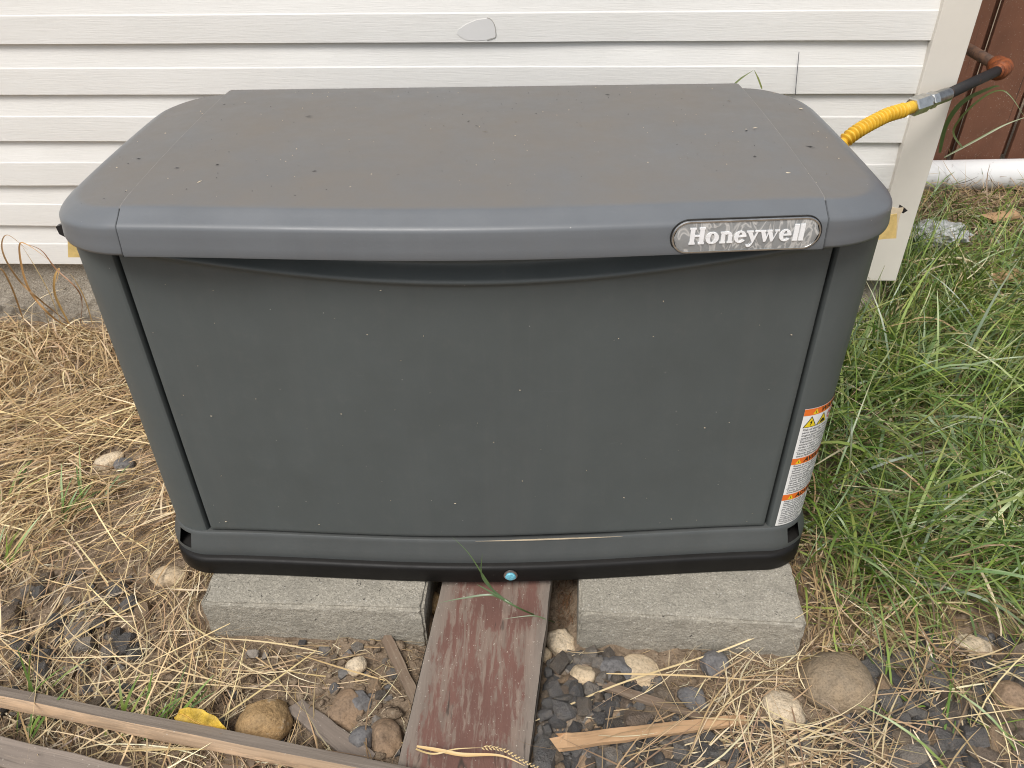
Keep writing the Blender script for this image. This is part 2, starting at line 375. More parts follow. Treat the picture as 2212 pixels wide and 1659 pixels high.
# ------------------------------------------------------------------ ground
WALL_Y, WALL_X1, SID, SID_Z = 0.8781, 1.027, 0.1143, 0.1545
def height(x, y, fine=True):
    x = np.asarray(x, float); y = np.asarray(y, float)
    h = -.125+0*x
    h = h+.085*sstep(.0, .85, y)*sstep(-.2, -.7, x)
    h = h+.125*sstep(-.05, 1.6, y)*sstep(.45, .8, x)
    h = h-.012*sstep(.1, .6, x)*sstep(.1, -.1, y)
    h = h-.045*np.exp(-(((x-.125)/.035)**2+((y+.05)/.075)**2))-.03*np.exp(-(((x+.10)/.03)**2+((y+.05)/.07)**2))
    h = h+fbm(x+9, y+4, 2.3, 3, 3)*.035
    if fine:
        near = sstep(3.0, 1.0, np.hypot(x, y))
        h = h+near*(fbm(x, y, 16, 4, 11)*.026+np.maximum(fbm(x, y, 38, 3, 21), 0)*.040)
    return h
def hz(x, y): return float(height(np.array([x]), np.array([y]))[0])
def on_ground(u, v, lift=0.0):
    z = -.12
    for _ in range(6):
        p = at_z(u, v, z+lift); z = hz(p.x, p.y)
    return Vector((p.x, p.y, z))
def axis(lo, hi, step, far=300):
    a = np.arange(lo, hi+1e-6, step); g = []; d = step
    while (g[-1] if g else 0) < far:
        d *= 1.35; g.append((g[-1] if g else 0)+d)
    g = np.array(g); return np.concatenate([(lo-g)[::-1], a, hi+g])
gx = axis(-1.75, 2.3, .0085); gy = axis(-.62, .95, .0085)
XX, YY = np.meshgrid(gx, gy); ZZ = height(XX, YY)
nx, ny = len(gx), len(gy)
gme = bpy.data.meshes.new('ground')
idx = np.arange(nx*ny).reshape(ny, nx)
quads = np.stack([idx[:-1, :-1], idx[:-1, 1:], idx[1:, 1:], idx[1:, :-1]], -1).reshape(-1, 4)
gme.vertices.add(nx*ny); gme.vertices.foreach_set('co', np.stack([XX, YY, ZZ], -1).ravel())
gme.loops.add(quads.size); gme.loops.foreach_set('vertex_index', quads.ravel().astype(np.int32))
gme.polygons.add(len(quads)); gme.polygons.foreach_set('loop_start', np.arange(0, quads.size, 4, dtype=np.int32))
gme.polygons.foreach_set('use_smooth', np.ones(len(quads), bool)); gme.update(calc_edges=True)
gme.materials.append(M['dirt'])
def hz(x, y):                    # quick look-up in the finished height grid
    i = min(max(int(np.searchsorted(gx, x))-1, 0), nx-2); j = min(max(int(np.searchsorted(gy, y))-1, 0), ny-2)
    a = (x-gx[i])/(gx[i+1]-gx[i]); b = (y-gy[j])/(gy[j+1]-gy[j])
    return float((ZZ[j, i]*(1-a)+ZZ[j, i+1]*a)*(1-b)+(ZZ[j+1, i]*(1-a)+ZZ[j+1, i+1]*a)*b)
ground = bpy.data.objects.new('ground', gme); COL.objects.link(ground); kind(ground, 'structure')

# ------------------------------------------------------------------ house: lap siding, corner post, foundation
house = empty('house', (0, WALL_Y, 0))
tag(house, 'white vinyl-sided house wall on a rough concrete foundation behind the generator', 'house')
def siding_course(i):
    z0 = SID_Z+SID*i
    prof = [(0.0, .001), (.0105, .0), (.0115, .0012), (.0114, .004), (.0112, .058), (.0110, .0600), (.0094, .0632), (.0005, SID-.001), (.0, SID+.012)]
    xs = np.linspace(-3.4, WALL_X1-.072, 90); V = []
    for (o, dz) in prof:
        for x in xs:
            wz = .0030*fbm(x+i*7.3, 0, 1.6, 3, 40); wo = .006*fbm(x+i*3.1, 3, 2.6, 3, 41)
            V.append((x, -(o+wo*(o > .005)), z0+dz+wz))
    o = fix(mk('siding_course', V, grid_faces(len(prof), len(xs)), M['siding'], house, True))
    o.data.set_sharp_from_angle(angle=math.radians(9))
    return o
for i in range(0, 18): siding_course(i)
def box(name, lo, hi, mat, parent=None, bev=0.0, seg=2):
    bm = bmesh.new(); bmesh.ops.create_cube(bm, size=1)
    for v in bm.verts:
        v.co = Vector([lo[k] if v.co[k] < 0 else hi[k] for k in range(3)])
    if bev: bmesh.ops.bevel(bm, geom=bm.edges[:], offset=bev, segments=seg, profile=.6, affect='EDGES')
    me = bpy.data.meshes.new(name); bm.to_mesh(me); bm.free(); me.materials.append(mat)
    o = bpy.data.objects.new(name, me); COL.objects.link(o)
    if parent: o.parent = parent
    return o
box('corner_post', (WALL_X1-.080, -.024, .135), (WALL_X1, .085, 2.3), M['post'], house, .002)
box('backing_wall', (-3.4, .003, SID_Z-.006), (WALL_X1-.004, 3.5, 2.25), M['post'], house)
V = []; xs = np.linspace(-3.4, WALL_X1-.02, 420); zs = np.linspace(-.35, SID_Z-.002, 46)
for z in zs:
    for x in xs:
        rough = float(sstep(.10, .0, z))
        n = mnoise.fractal(Vector((x*38, 0, z*38)), 1, 2, 4)
        V.append((x, .012-.010*rough*n-.012*rough+.002*mnoise.noise(Vector((x*9, 2, z*9))), z))
fnd = mk('foundation', V, grid_faces(len(zs), len(xs)), M['foundation'], house, True)
box('foundation_side', (-3.4, .03, -.35), (WALL_X1-.03, 3.45, SID_Z-.008), M['foundation'], house)
# torn-out and glued-back patch of vinyl on the upper course
def wall_px(u, v, out): return at_y(u, v, WALL_Y-out)-Vector((0, WALL_Y, 0))
loop = [(986, 73), (992, 78), (1006, 86), (1030, 88), (1050, 86), (1070, 80), (1070, 66), (1067, 52), (1062, 43), (1052, 40), (1030, 43), (1008, 52), (990, 64)]
V = [wall_px(u, v, .0136) for u, v in loop]; n = len(V); V += [p+Vector((0, .003, 0)) for p in V]
fix(mk('glued_patch', V, [tuple(range(n))]+[(i, (i+1) % n, n+(i+1) % n, n+i) for i in range(n)], M['patch'], house))
tube('patch_seam', bez([wall_px(u, v, .0138) for u, v in [(1052, 38), (1061, 42), (1068, 53), (1070.5, 66), (1070, 80), (1052, 87)]], 6), .0006, M['channel'], house, 6)
tube('loose_wire', bez([wall_px(1718, 204, .019), wall_px(1720, 178, .022), wall_px(1723, 145, .022), wall_px(1726, 112, .018)], 6), .0009, M['greyink'], house, 6)

# ------------------------------------------------------------------ fence, white pipe
FY = 1.98
fence = empty('fence', (1.6, FY, 0)); tag(fence, 'red-brown stained board fence beyond the house corner', 'fence')
fx0 = at_y(2040, 345, FY).x
zb = at_y(2120, 347, FY).z
edges = [at_y(u, v, FY).x for u, v in [(2090, 15), (2128, 22), (2073, 330), (2163, 345)]]
e1, e2 = edges[0], .5*(edges[1]+edges[2]); e3 = edges[3]
cuts = [e1-.47, e1-.32, e1-.16, e1, e2, e3, e3+.15, e3+.30, e3+.45, e3+.60, e3+.75, e3+.90]
for a, b in zip(cuts[:-1], cuts[1:]):
    dx = random.uniform(-.004, .004)
    box('fence_board', (a+.013-1.6, -.010+dx, zb-.02+random.uniform(-.012, .012)), (b-.013-1.6, .010+dx, 1.75+random.uniform(-.01, .01)), M['fence'], fence, .0025)
for c_ in cuts[1:-1]: box('fence_board', (c_-.045-1.6, .075, zb+.0), (c_+.045-1.6, .093, 1.70), M['fence'], fence, .0025)  # backing strips added behind the gaps to block light and keep them dark
for z in (.95, 1.5): box('fence_rail', (cuts[0]-1.6, .030, z), (cuts[-1]-1.6, .068, z+.088), M['fence'], fence)
pr = .056
pc0 = at_y(1985, 380, FY-.11); pc1 = at_y(2212, 376, FY-.11)
d = (pc1-pc0)/(pc1.x-pc0.x)
pa, pb = pc0-d*.35, pc0+d*2.2
V, Fc = tube_geo([pa, pb], pr, 40, False); Vi, Fi = tube_geo([pa, pb], pr-.005, 40, False)
o = len(V); V += Vi; Fc += [tuple(i+o for i in f[::-1]) for f in Fi]
for e in (0, 40):
    Fc += [(e+k, e+(k+1) % 40, o+e+(k+1) % 40, o+e+k) for k in range(40)]
pipe = fix(mk('drain_pipe', V, Fc, M['pvc'], None, True)); pipe.data.set_sharp_from_angle(angle=math.radians(40))
tag(pipe, 'white plastic drain pipe lying in the grass along the fence foot', 'pipe')

# ------------------------------------------------------------------ gas line
gas = empty('gas_line', (1.2, .95, .6)); tag(gas, 'yellow corrugated gas hose with steel coupling on black iron pipe at house corner', 'gas line')
def gl(p): return Vector(p)-Vector((1.2, .95, .6))
E0 = at_y(2166, 148, 1.02)
c1 = at_y(2046, 204, .78); c0 = at_y(1968, 232, .70)
h0 = at_y(1830, 300, .60)
up0 = at_y(2092, 106, 1.22)
ddir = (E0-c1).normalized(); udir = (up0-E0).normalized()
tube('black_pipe', [gl(c1-ddir*.002), gl(E0-ddir*.012)], .0122, M['blackpipe'], gas, 18)
tube('supply_pipe', [gl(E0+udir*.012), gl(up0+udir*.25)], .0135, M['rustpipe'], gas, 18)
ep = bez([gl(E0-ddir*.034), gl(E0-ddir*.012), gl(E0+ddir*.006+udir*.004), gl(E0+udir*.016), gl(E0+udir*.036)], 5)
tube('elbow_fitting', ep, [.0225]*3+[.0240]+[.0228]*(len(ep)-8)+[.0240]+[.0225]*3, M['rustfit'], gas, 20)
tube('elbow_collar', [gl(E0-ddir*.042), gl(E0-ddir*.034)], .0165, M['rustfit'], gas, 20)
cd = (c1-c0); L = cd.length; cd.normalize()
def hexa(name, a, b, r, n=6):
    o = tube(name, [gl(a), gl(a+(b-a)*.06), gl(a+(b-a)*.94), gl(b)], [r*.9, r, r, r*.9], M['steel'], gas, n)
    o.data.polygons.foreach_set('use_smooth', [False]*len(o.data.polygons)); return o
hexa('coupling_nut', c0, c0+cd*L*.40, .0200)
tube('coupling_neck', [gl(c0+cd*L*.38), gl(c0+cd*L*.50)], .0150, M['steel'], gas, 20)
hexa('coupling_nut', c0+cd*L*.47, c0+cd*L*.62, .0182)
th = [c0+cd*L*(.62+.40*k/24) for k in range(25)]
tube('coupling_thread', [gl(p) for p in th], [.0150 if k % 2 else .0134 for k in range(25)], M['steel'], gas, 18)
hp = bez([c0+cd*.01, c0-cd*.03, at_y(1905, 254, .655), h0, h0+Vector((-.035, -.01, -.06)), h0+Vector((-.05, .0, -.16)), h0+Vector((-.05, .02, -.40))], 22)
tot = 0; pts = []; rr = []
seg = [(hp[i+1]-hp[i]).length for i in range(len(hp)-1)]; acc = np.concatenate([[0], np.cumsum(seg)])
nn = int(acc[-1]/.0011)
for k in range(nn):
    s_ = k*.0011; i = min(np.searchsorted(acc, s_, 'right')-1, len(seg)-1)
    pts.append(gl(hp[i].lerp(hp[i+1], (s_-acc[i])/seg[i])))
    rr.append(.0130 if s_ < .030 else .0120+.0038*math.cos(2*PI*s_/.0096))
tube('yellow_hose', pts, rr, M['hose'], gas, 18)

# ------------------------------------------------------------------ generator
gen = empty('generator', (0, 0, -.030), GYAW)
tag(gen, 'dark grey enclosed standby generator on two concrete blocks beside the white house', 'generator')
ZOFF = Vector((0, 0, .030))
def gmk(name, V, Fc, mat, parent=None, smooth=True, sharp=30):
    o = mk(name, [Vector(v)+ZOFF for v in V], Fc, mat, parent or gen, smooth)
    fix(o)
    if sharp: o.data.set_sharp_from_angle(angle=math.radians(sharp))
    return o
def bow(x, B=.026): return B*math.cos(min(abs(x)/.6, 1)*PI/2)**2
def zt(y):
    t = min(max(y/.47, 0), 1.08); return .7075+.0170*(1-(1-t)**2)
lid = empty('lid'); lid.parent = gen
SEAM = .478
# middle lid panel
prof = [(-.026, .668), (-.030, .6445), (-.033, .6432), (-.0445, .6430), (-.0478, .6442), (-.0486, .648), (-.0472, .658), (-.0458, .670), (-.0446, .6815),
        (-.0436, .6848), (-.0412, .6876), (-.0375, .6900), (-.031, .6939), (-.024, .6985), (-.0180, .7025), (-.0145, .7044), (-.008, .7058)]
ys = np.linspace(.012, .475, 26)
prof += [(y, zt(y)) for y in ys] + [(.49, .7243), (.503, .7222), (.512, .718), (.518, .711), (.521, .70), (.522, .67), (.522, .643)]
nlip = 17
xs = np.concatenate([[-SEAM, -SEAM], np.linspace(-SEAM+.0015, SEAM-.0015, 61), [SEAM, SEAM]])
V = []
for j, x in enumerate(xs):
    inner = j in (0, len(xs)-1)
    for k, (y, z) in enumerate(prof):
        w = 1-sstep(.0, .30, y)
        yy = y-bow(x)*float(w); zz = z
        if inner:   # edge turned down towards the end cap
            if k < 9: yy += .006
            elif k < nlip+26: zz -= .006; yy += .003*(k < 17)
            else: yy -= .006
        V.append((x, yy, zz))
m = len(prof); Fc = grid_faces(len(xs), m)
panel = gmk('lid_panel', V, Fc, M['lid'], lid, True, 50)
def zcap(x, y):
    d_ = max(abs(x)-SEAM, 0)/.11; return zt(y)-.0036-.0125*min(d_, 1.3)**1.6
def end_cap(sx):
    path = []                                     # (x, y, nx, ny) from the front seam round to the back seam
    yf = -.0430; yb = .5185; xr = .610; r1 = .128; r2 = .115
    for x in np.linspace(SEAM-.012, xr-r1, 12)[:-1]: path.append((x, yf-bow(x), 0, -1))
    for a in np.linspace(0, PI/2, 17): path.append((xr-r1+r1*math.sin(a), yf+r1-r1*math.cos(a)-bow(xr-r1+r1*math.sin(a))*math.cos(a), math.sin(a), -math.cos(a)))
    for y in np.linspace(yf+r1, yb-r2, 16)[1:-1]: path.append((xr, y, 1, 0))
    for a in np.linspace(0, PI/2, 15): path.append((xr-r2+r2*math.cos(a), yb-r2+r2*math.sin(a), math.cos(a), math.sin(a)))
    for x in np.linspace(xr-r2, SEAM-.012, 8)[1:]: path.append((x, yb, 0, 1))
    acc = [0]
    for a, b in zip(path[:-1], path[1:]): acc.append(acc[-1]+math.hypot(b[0]-a[0], b[1]-a[1]))
    rows = []
    fr = [float(sstep(.15, .95, -q[3])) for q in path]              # 1 on the front face, 0 on the sides
    inset = [.049-.0155*f for f in fr]; drop = [.029-.0085*f for f in fr]
    E = [(x-nx_*i_, y-ny_*i_) for (x, y, nx_, ny_), i_ in zip(path, inset)]
    lv = [(.018, .668), (.015, .6445), (.012, .6432), (.0020, .6430), (-.0012, .6442), (-.0020, .648), (-.001, .656)]
    for off, z in lv: rows.append([(x-a*off, y-b*off, z) for x, y, a, b in path])
    rows.append([(x, y, .5*(.656+zcap(*e)-d_)) for (x, y, a, b), e, d_ in zip(path, E, drop)])
    for q, w in ((.0, -1.12), (.035, -.93), (.11, -.80), (.22, -.68), (.42, -.46), (.62, -.25), (.80, -.10), (.90, -.035)):
        row = []
        for (x, y, a, b), e, i_, d_, f in zip(path, E, inset, drop, fr):
            th_ = q*PI/2
            o_c, z_c = i_*(1-math.cos(th_)), -d_*(1-math.sin(th_))  # plain rounding on the sides
            if q == 0: z_c = -d_*1.12
            o_b, z_b = i_*q, w*d_
            g_ = .45+.55*f; o_ = o_c*(1-g_)+o_b*g_; z_ = z_c*(1-g_)+z_b*g_
            row.append((x-a*o_, y-b*o_, zcap(*e)+z_))
        rows.append(row)
    ya, yz = E[0][1], E[-1][1]
    for t in np.concatenate([[0.0, .03], np.linspace(.09, 1, 11)]):
        row = []
        for j, e in enumerate(E):
            s_ = acc[j]/acc[-1]; sy = ya+(yz-ya)*s_; X = e[0]+(SEAM-.012-e[0])*t; Y = e[1]+(sy-e[1])*t
            row.append((X, Y, zcap(X, Y)))
        rows.append(row)
    V = [(sx*x, y, z) for r in rows for x, y, z in r]
    return gmk('lid_end_cap', V, grid_faces(len(rows), len(path)), M['lid'], lid, True, 60)
end_cap(-1); end_cap(1)
# worn moulded bead along each seam
for sx in (-1, 1):
    bd = []
    for k, (y, z) in enumerate(prof[4:-4]):
        w = 1-sstep(.0, .30, y); bd.append(Vector((sx*(SEAM+.0006), y-bow(SEAM)*float(w)+(.0016 if k < 6 else 0), z-.0010))+ZOFF)
    tube('lid_seam', bd[10:], .0010, M['seam'], lid, 6); tube('seam_groove', [b+Vector((sx*.0008, -.0006, 0)) for b in bd[:11]], .0010, M['groove'], lid, 6)
# underside of the lid
gmk('lid_liner', [(-.55, .01, .664), (.55, .01, .664), (.55, .47, .664), (-.55, .47, .664)], [(0, 1, 2, 3)], M['dark'], lid)

# side panels with rounded front corners
BX = .605
def side_panel(sx):
    path = [(.5215, .030), (.5215, .010), (.5222, .0045), (.5245, .0012), (.528, 0)]
    path = [(x, y-bow(x)*.6) for x, y in path]
    path.append((.5285, -bow(.5285)*.6))
    for a in np.linspace(0, PI/2, 15)[1:]: path.append((.529+.076*math.sin(a), .076-.076*math.cos(a)-bow(.529+.076*math.sin(a))*.6*math.cos(a)))
    for y in np.linspace(.076, .44, 10)[1:]: path.append((BX, y))
    for a in np.linspace(0, PI/2, 10)[1:]: path.append((.548+.057*math.cos(a), .44+.057*math.sin(a)))
    path += [(.40, .497), (.0, .497)]
    zs = np.linspace(.045, .662, 8)
    V = [(sx*x, y, z) for z in zs for x, y in path]
    gmk('side_panel', V, grid_faces(len(zs), len(path)), M['body'])
    return path
PATH = side_panel(1); side_panel(-1)
gmk('inner_shell', [(x, y, z) for z in (.03, .66) for x, y in ((-.53, .024), (.53, .024), (.53, .45), (-.53, .45))], [(0, 1, 5, 4), (1, 2, 6, 5), (2, 3, 7, 6), (3, 0, 4, 7), (4, 5, 6, 7), (0, 3, 2, 1)], M['dark'], None, False)
# front door with a scooped finger pull under the lid
nxd, nzd = 181, 150
xs = np.linspace(-.5145, .5145, nxd); V = []
lip_rows = np.concatenate([np.linspace(-.025, .022, 48), [.030]])
for j in range(nzd):
    for x in xs:
        zl_ = min(.5905+.029*(x/.40)**2, .655)
        zb_ = .0605+.0035*math.exp(-((x-.10)/.14)**2)
        nlow = nzd-len(lip_rows)
        z = zb_+(zl_-.026-zb_)*(j/(nlow-1)) if j < nlow else zl_+lip_rows[j-nlow]
        y = -bow(x)-.0015
        t = (z-zl_)/.012
        y += .015*float(sstep(0, 1, t*.6)) - .0062*math.exp(-((z-zl_+.003)/.0060)**2)
        y += .0012*mnoise.noise(Vector((x*3, z*3, 1.7)))
        e = min(.5145-abs(x), z-zb_)
        if e < .004: y += .0035*(1-e/.004)**2
        V.append((x, y, z))
Fc = grid_faces(nzd, nxd)
# returned edges
base = len(V)
ring = [j*nxd for j in range(nzd-1, -1, -1)]+list(range(1, nxd))+[j*nxd+nxd-1 for j in range(1, nzd)]
for i in ring: V.append((V[i][0], V[i][1]+.016, V[i][2]))
for k in range(len(ring)-1): Fc.append((ring[k], ring[k+1], base+k+1, base+k))
door = gmk('front_door', V, Fc, M['body'], None, True, 50)
def outline(xr, yf, yb, r, nb=1.0, n=14):
    p = []
    for x in np.linspace(-(xr-r), xr-r, 41)[:-1]: p.append((x, yf-bow(x)*nb, 0, -1))
    for a in np.linspace(0, PI/2, n):
        x = xr-r+r*math.sin(a); p.append((x, yf+r-r*math.cos(a)-bow(x)*nb*math.cos(a), math.sin(a), -math.cos(a)))
    for y in np.linspace(yf+r, yb-r, 8)[1:-1]: p.append((xr, y, 1, 0))
    for a in np.linspace(0, PI/2, 8): p.append((xr-r+r*math.cos(a), yb-r+r*math.sin(a), math.cos(a), math.sin(a)))
    for a in np.linspace(0, PI/2, 8): p.append((-(xr-r)-r*math.sin(a), yb-r+r*math.cos(a), -math.sin(a), math.cos(a)))
    for y in np.linspace(yb-r, yf+r, 8)[1:-1]: p.append((-xr, y, -1, 0))
    for a in np.linspace(0, PI/2, n)[:-1]:
        x = -(xr-r)-r*math.cos(a); p.append((x, yf+r-r*math.sin(a)-bow(x)*nb*math.sin(a), -math.cos(a), -math.sin(a)))
    return p
op = outline(.6045, -.0035, .499, .078, 1.0, 26)
lv = [(-.016, .0560), (-.004, .0575), (-.001, .0572), (.0005, .0556), (.002, .0500), (.0050, .040), (.0085, .030), (.0115, .020), (.0120, .014), (.0120, .006), (.012, -.005)]
V = [(x+a*o_, y+b*o_, z) for o_, z in lv for x, y, a, b in op]
Fc = []
NP = len(op)
for i in range(len(lv)-1):
    for j in range(NP):
        ang = op[j]; fr = (abs(ang[2]) > .16 and ang[3] < -.5)
        if fr and 4 <= i <= 6:
            if abs(ang[2]) > .42 and abs(ang[2]) < .70: continue
        Fc.append((i*NP+j, i*NP+(j+1) % NP, (i+1)*NP+(j+1) % NP, (i+1)*NP+j))
rail = gmk('lower_rail', V, Fc, M['rail'], None, True, 40)
for sx in (-1, 1):   # dark pocket behind each corner opening
    pk = [(x+a*o_, y+b*o_, z) for (x, y, a, b) in [(sx*abs(q[0]), q[1], sx*abs(q[2]), q[3]) for q in op if q[0]*sx > .535 and q[3] < -.05] for o_, z in ((-.012, .055), (-.010, .016), (.012, .012))]
    pf = []
    for k in range(len(pk)//3-1):
        pf += [(3*k, 3*k+1, 3*k+4, 3*k+3), (3*k+1, 3*k+2, 3*k+5, 3*k+4)]
    gmk('corner_slot', pk, pf, M['base'])
ob = outline(.6085, -.0290, .510, .085, 1.0, 22)
lv = [(-.05, -.030), (-.004, -.030), (-.001, -.0285), (.0, -.026), (.0, -.010), (-.0005, .001), (-.0018, .0055), (-.0045, .0085), (-.008, .0097), (-.030, .0100)]
V = [(x+a*o_, y+b*o_, z) for o_, z in lv for x, y, a, b in ob]
NP = len(ob)
Fc = grid_faces(len(lv), NP, True) + [tuple(range(NP))]
base_o = gmk('base_tray', V, Fc, M['base'], None, True, 60)
# pale dust caught in the slit under the door
V = []
for k in range(25):
    x = -.02+.27*k/24; w = math.sin(PI*k/24)*.0036+.0004
    V += [(x, -.0035-bow(x)-.004, .0590), (x, -.0035-bow(x)-.004, .0590+w)]
gmk('dust_line', V, [(2*k, 2*k+2, 2*k+3, 2*k+1) for k in range(24)], M['cream'], rail)
# blue-marked bolt on the base
bp = gen_at_y(1103, 1243, -.0562)
V = []; rings = [(0, .0102), (.0035, .0102), (.0052, .0085), (.0056, .004), (.0057, .0005)]
for dy, r in rings:
    for k in range(14): V.append((bp.x+r*math.cos(2*PI*k/14)*(1+.08*math.sin(k*5)), bp.y-dy, bp.z+r*math.sin(2*PI*k/14)*.9))
gmk('bolt_head', V, grid_faces(len(rings), 14, True), M['bluepaint'])
V = []
for dy, r in ((0, .0128), (.002, .0128), (.0022, .009)):
    for k in range(18): V.append((bp.x+r*math.cos(2*PI*k/18), bp.y-dy, bp.z+.0015+r*math.sin(2*PI*k/18)))
gmk('bolt_washer', V, grid_faces(3, 18, True), M['steel'])

# name badge on the lid front
b0 = gen_at_y(1447, 506, -.0520); b1 = gen_at_y(1774, 497, -.0500)
xa, xb = b0.x, b1.x
BW = xb-xa; BH = BW*.236
bcz = .6690
def badge_pt(u, w, out):      # u along the badge from its centre, w up
    x = .5*(xa+xb)+u
    return (x, -.0468-bow(x)-out, bcz+w)
badge = empty('name_badge'); badge.parent = lid
def stadium(rw, rh, n=18):
    r = rh; h = rw-rh; p = []
    for k in range(n+1):
        a = -PI/2+PI*k/n; p.append((h+r*math.cos(a), r*math.sin(a)))
    for k in range(n+1):
        a = PI/2+PI*k/n; p.append((-h+r*math.cos(a), r*math.sin(a)))
    return p
def stad_strip(name, levels, mat, parent, cap=True):
    V = []; n = None
    for rw, rh, out in levels:
        s_ = stadium(rw, rh); n = len(s_); V += [badge_pt(u, w, out) for u, w in s_]
    Fc = grid_faces(len(levels), n, True)
    if cap:       # fill the middle with bars between the facing points
        o = (len(levels)-1)*n
        Fc += [(o+k, o+k+1, o+n-2-k, o+n-1-k) for k in range(n//2-1)]
    return gmk(name, V, Fc, mat, parent, True, 40)
hw, hh = BW/2, BH/2*.98
# the badge face: a grid so that it follows the bowed lid
V = []; cols = 40
for k in range(cols+1):
    u = -hw+.003+(BW-.006)*k/cols
    hmax = hh-.002; cxr = hw-.003-hmax
    ww = hmax if abs(u) <= cxr else math.sqrt(max(hmax**2-(abs(u)-cxr)**2, 1e-9))
    for t in np.linspace(-1, 1, 9): V.append(badge_pt(u, ww*t, .0024+.0008*(1-t*t)))
gmk('badge_face', V, grid_faces(cols+1, 9), M['badge'], badge, True, 0)
stad_strip('badge_rim', [(hw, hh, -.002), (hw, hh, .0016), (hw-.0010, hh-.0010, .0032), (hw-.0028, hh-.0028, .0032), (hw-.0034, hh-.0034, .0010)], M['steel'], badge, False)
stad_strip('badge_gasket', [(hw+.0014, hh+.0014, -.002), (hw+.0014, hh+.0014, .0008), (hw-.0004, hh-.0004, .0010)], M['ink'], badge, False)
# letters: strokes in units of the cap height, then set on the badge
def R_(x0, y0, x1, y1): return [(x0, y0), (x1, y0), (x1, y1), (x0, y1)]
def ring_(cx, cy, rx, ry, ix, iy, a0=0, a1=2*PI, n=28):
    out = []
    for k in range(n):
        a, b = a0+(a1-a0)*k/n, a0+(a1-a0)*(k+1)/n
        out.append([(cx+rx*math.cos(a), cy+ry*math.sin(a)), (cx+rx*math.cos(b), cy+ry*math.sin(b)), (cx+ix*math.cos(b), cy+iy*math.sin(b)), (cx+ix*math.cos(a), cy+iy*math.sin(a))])
    return out
XH = .70
def gH(): return [R_(.04, .1, .31, .9), R_(.0, 0, .36, .1), R_(.0, .9, .36, 1), R_(.59, .1, .86, .9), R_(.54, 0, .90, .1), R_(.54, .9, .90, 1), R_(.31, .45, .59, .56)], .90
def go(): return ring_(.39, XH/2, .39, XH/2+.015, .12, XH/2-.07), .78
def gn():
    p = [R_(.05, .09, .29, XH-.09), R_(0, 0, .33, .09), R_(0, XH-.09, .29, XH), R_(.47, .09, .71, .45), R_(.43, 0, .76, .09)]
    p += ring_(.42, .42, .29, .285, .05, .16, 0, PI*.80, 14)
    return p, .76
def ge():
    p = ring_(.36, XH/2, .36, XH/2+.015, .11, XH/2-.07, .02, 1.80*PI, 26)
    p += [R_(.24, .335, .71, .42)]
    return p, .74
def gy_():
    p = [R_(-.03, XH-.09, .36, XH), R_(.46, XH-.09, .76, XH), [(.03, XH-.09), (.30, XH-.09), (.50, .16), (.36, -.02)], [(.55, XH-.09), (.65, XH-.09), (.44, .02), (.36, -.02), (.37, .1)],
         [(.36, -.02), (.46, .06), (.34, -.20), (.25, -.22)]]
    p += ring_(.17, -.17, .155, .125, .05, .03, PI*.9, 2.1*PI, 14)
    return p, .74
def gw():
    p = [R_(-.03, XH-.09, .34, XH), R_(.40, XH-.09, .72, XH), R_(.86, XH-.09, 1.14, XH),
         [(.04, XH-.09), (.28, XH-.09), (.44, .20), (.38, 0), (.26, 0)], [(.45, XH-.09), (.54, XH-.09), (.44, .20), (.38, 0)],
         [(.46, XH-.09), (.69, XH-.09), (.85, .20), (.79, 0), (.67, 0)], [(.94, XH-.09), (1.03, XH-.09), (.79, 0), (.85, .20)]]
    return p, 1.10
def g_l(): return [R_(.0, .0, .28, 1.0)], .28
seq = [gH, go, gn, ge, gy_, gw, ge, g_l, g_l]
gap = [.07, .07, .07, .0, .03, .05, .09, .07, 0]
total = sum(f()[1] for f in seq)+sum(gap)
capH = BH*.49; LW = BW*.765; sxl = LW/(total*capH)
pen = -LW/2; V = []; Fc = []; cnt = 0
for ch, (f, g) in enumerate(zip(seq, gap)):
    polys, adv = f(); V = []; Fc = []
    for poly in polys:
        cnt += 1; zlift = .0036+.00003*(cnt % 7)
        n = len(poly); o_ = len(V)
        for px_, py_ in poly: V.append(badge_pt(pen+px_*capH*sxl, py_*capH-capH*.40, zlift+.0007))
        for px_, py_ in poly: V.append(badge_pt(pen+px_*capH*sxl, py_*capH-capH*.40, .0022))
        Fc.append(tuple(o_+k for k in range(n)))
        for k in range(n): Fc.append((o_+k, o_+(k+1) % n, o_+n+(k+1) % n, o_+n+k))
    gmk('badge_letter', V, Fc, M['letters'], badge, False, 0)
    pen += (adv+g)*capH*sxl

# warning label wrapped round the right front corner
acc = [0]
for a, b in zip(PATH[:-1], PATH[1:]): acc.append(acc[-1]+math.hypot(b[0]-a[0], b[1]-a[1]))
s_front = acc[4]
def pillar(s_, z, out):
    s_ += s_front; i = min(max(np.searchsorted(acc, s_, 'right')-1, 0), len(PATH)-2)
    t = (s_-acc[i])/(acc[i+1]-acc[i]); x = PATH[i][0]+(PATH[i+1][0]-PATH[i][0])*t; y = PATH[i][1]+(PATH[i+1][1]-PATH[i][1])*t
    dx, dy = PATH[i+1][0]-PATH[i][0], PATH[i+1][1]-PATH[i][1]; l = math.hypot(dx, dy)
    return (x+dy/l*out, y-dx/l*out, z)
lab = empty('warning_label'); lab.parent = gen
s0, s1 = .007, .125
zt_l = gen_at_y(1737, 886, -.003).z; zb_l = gen_at_y(1668, 1138, -.003).z
LH = zt_l-zb_l
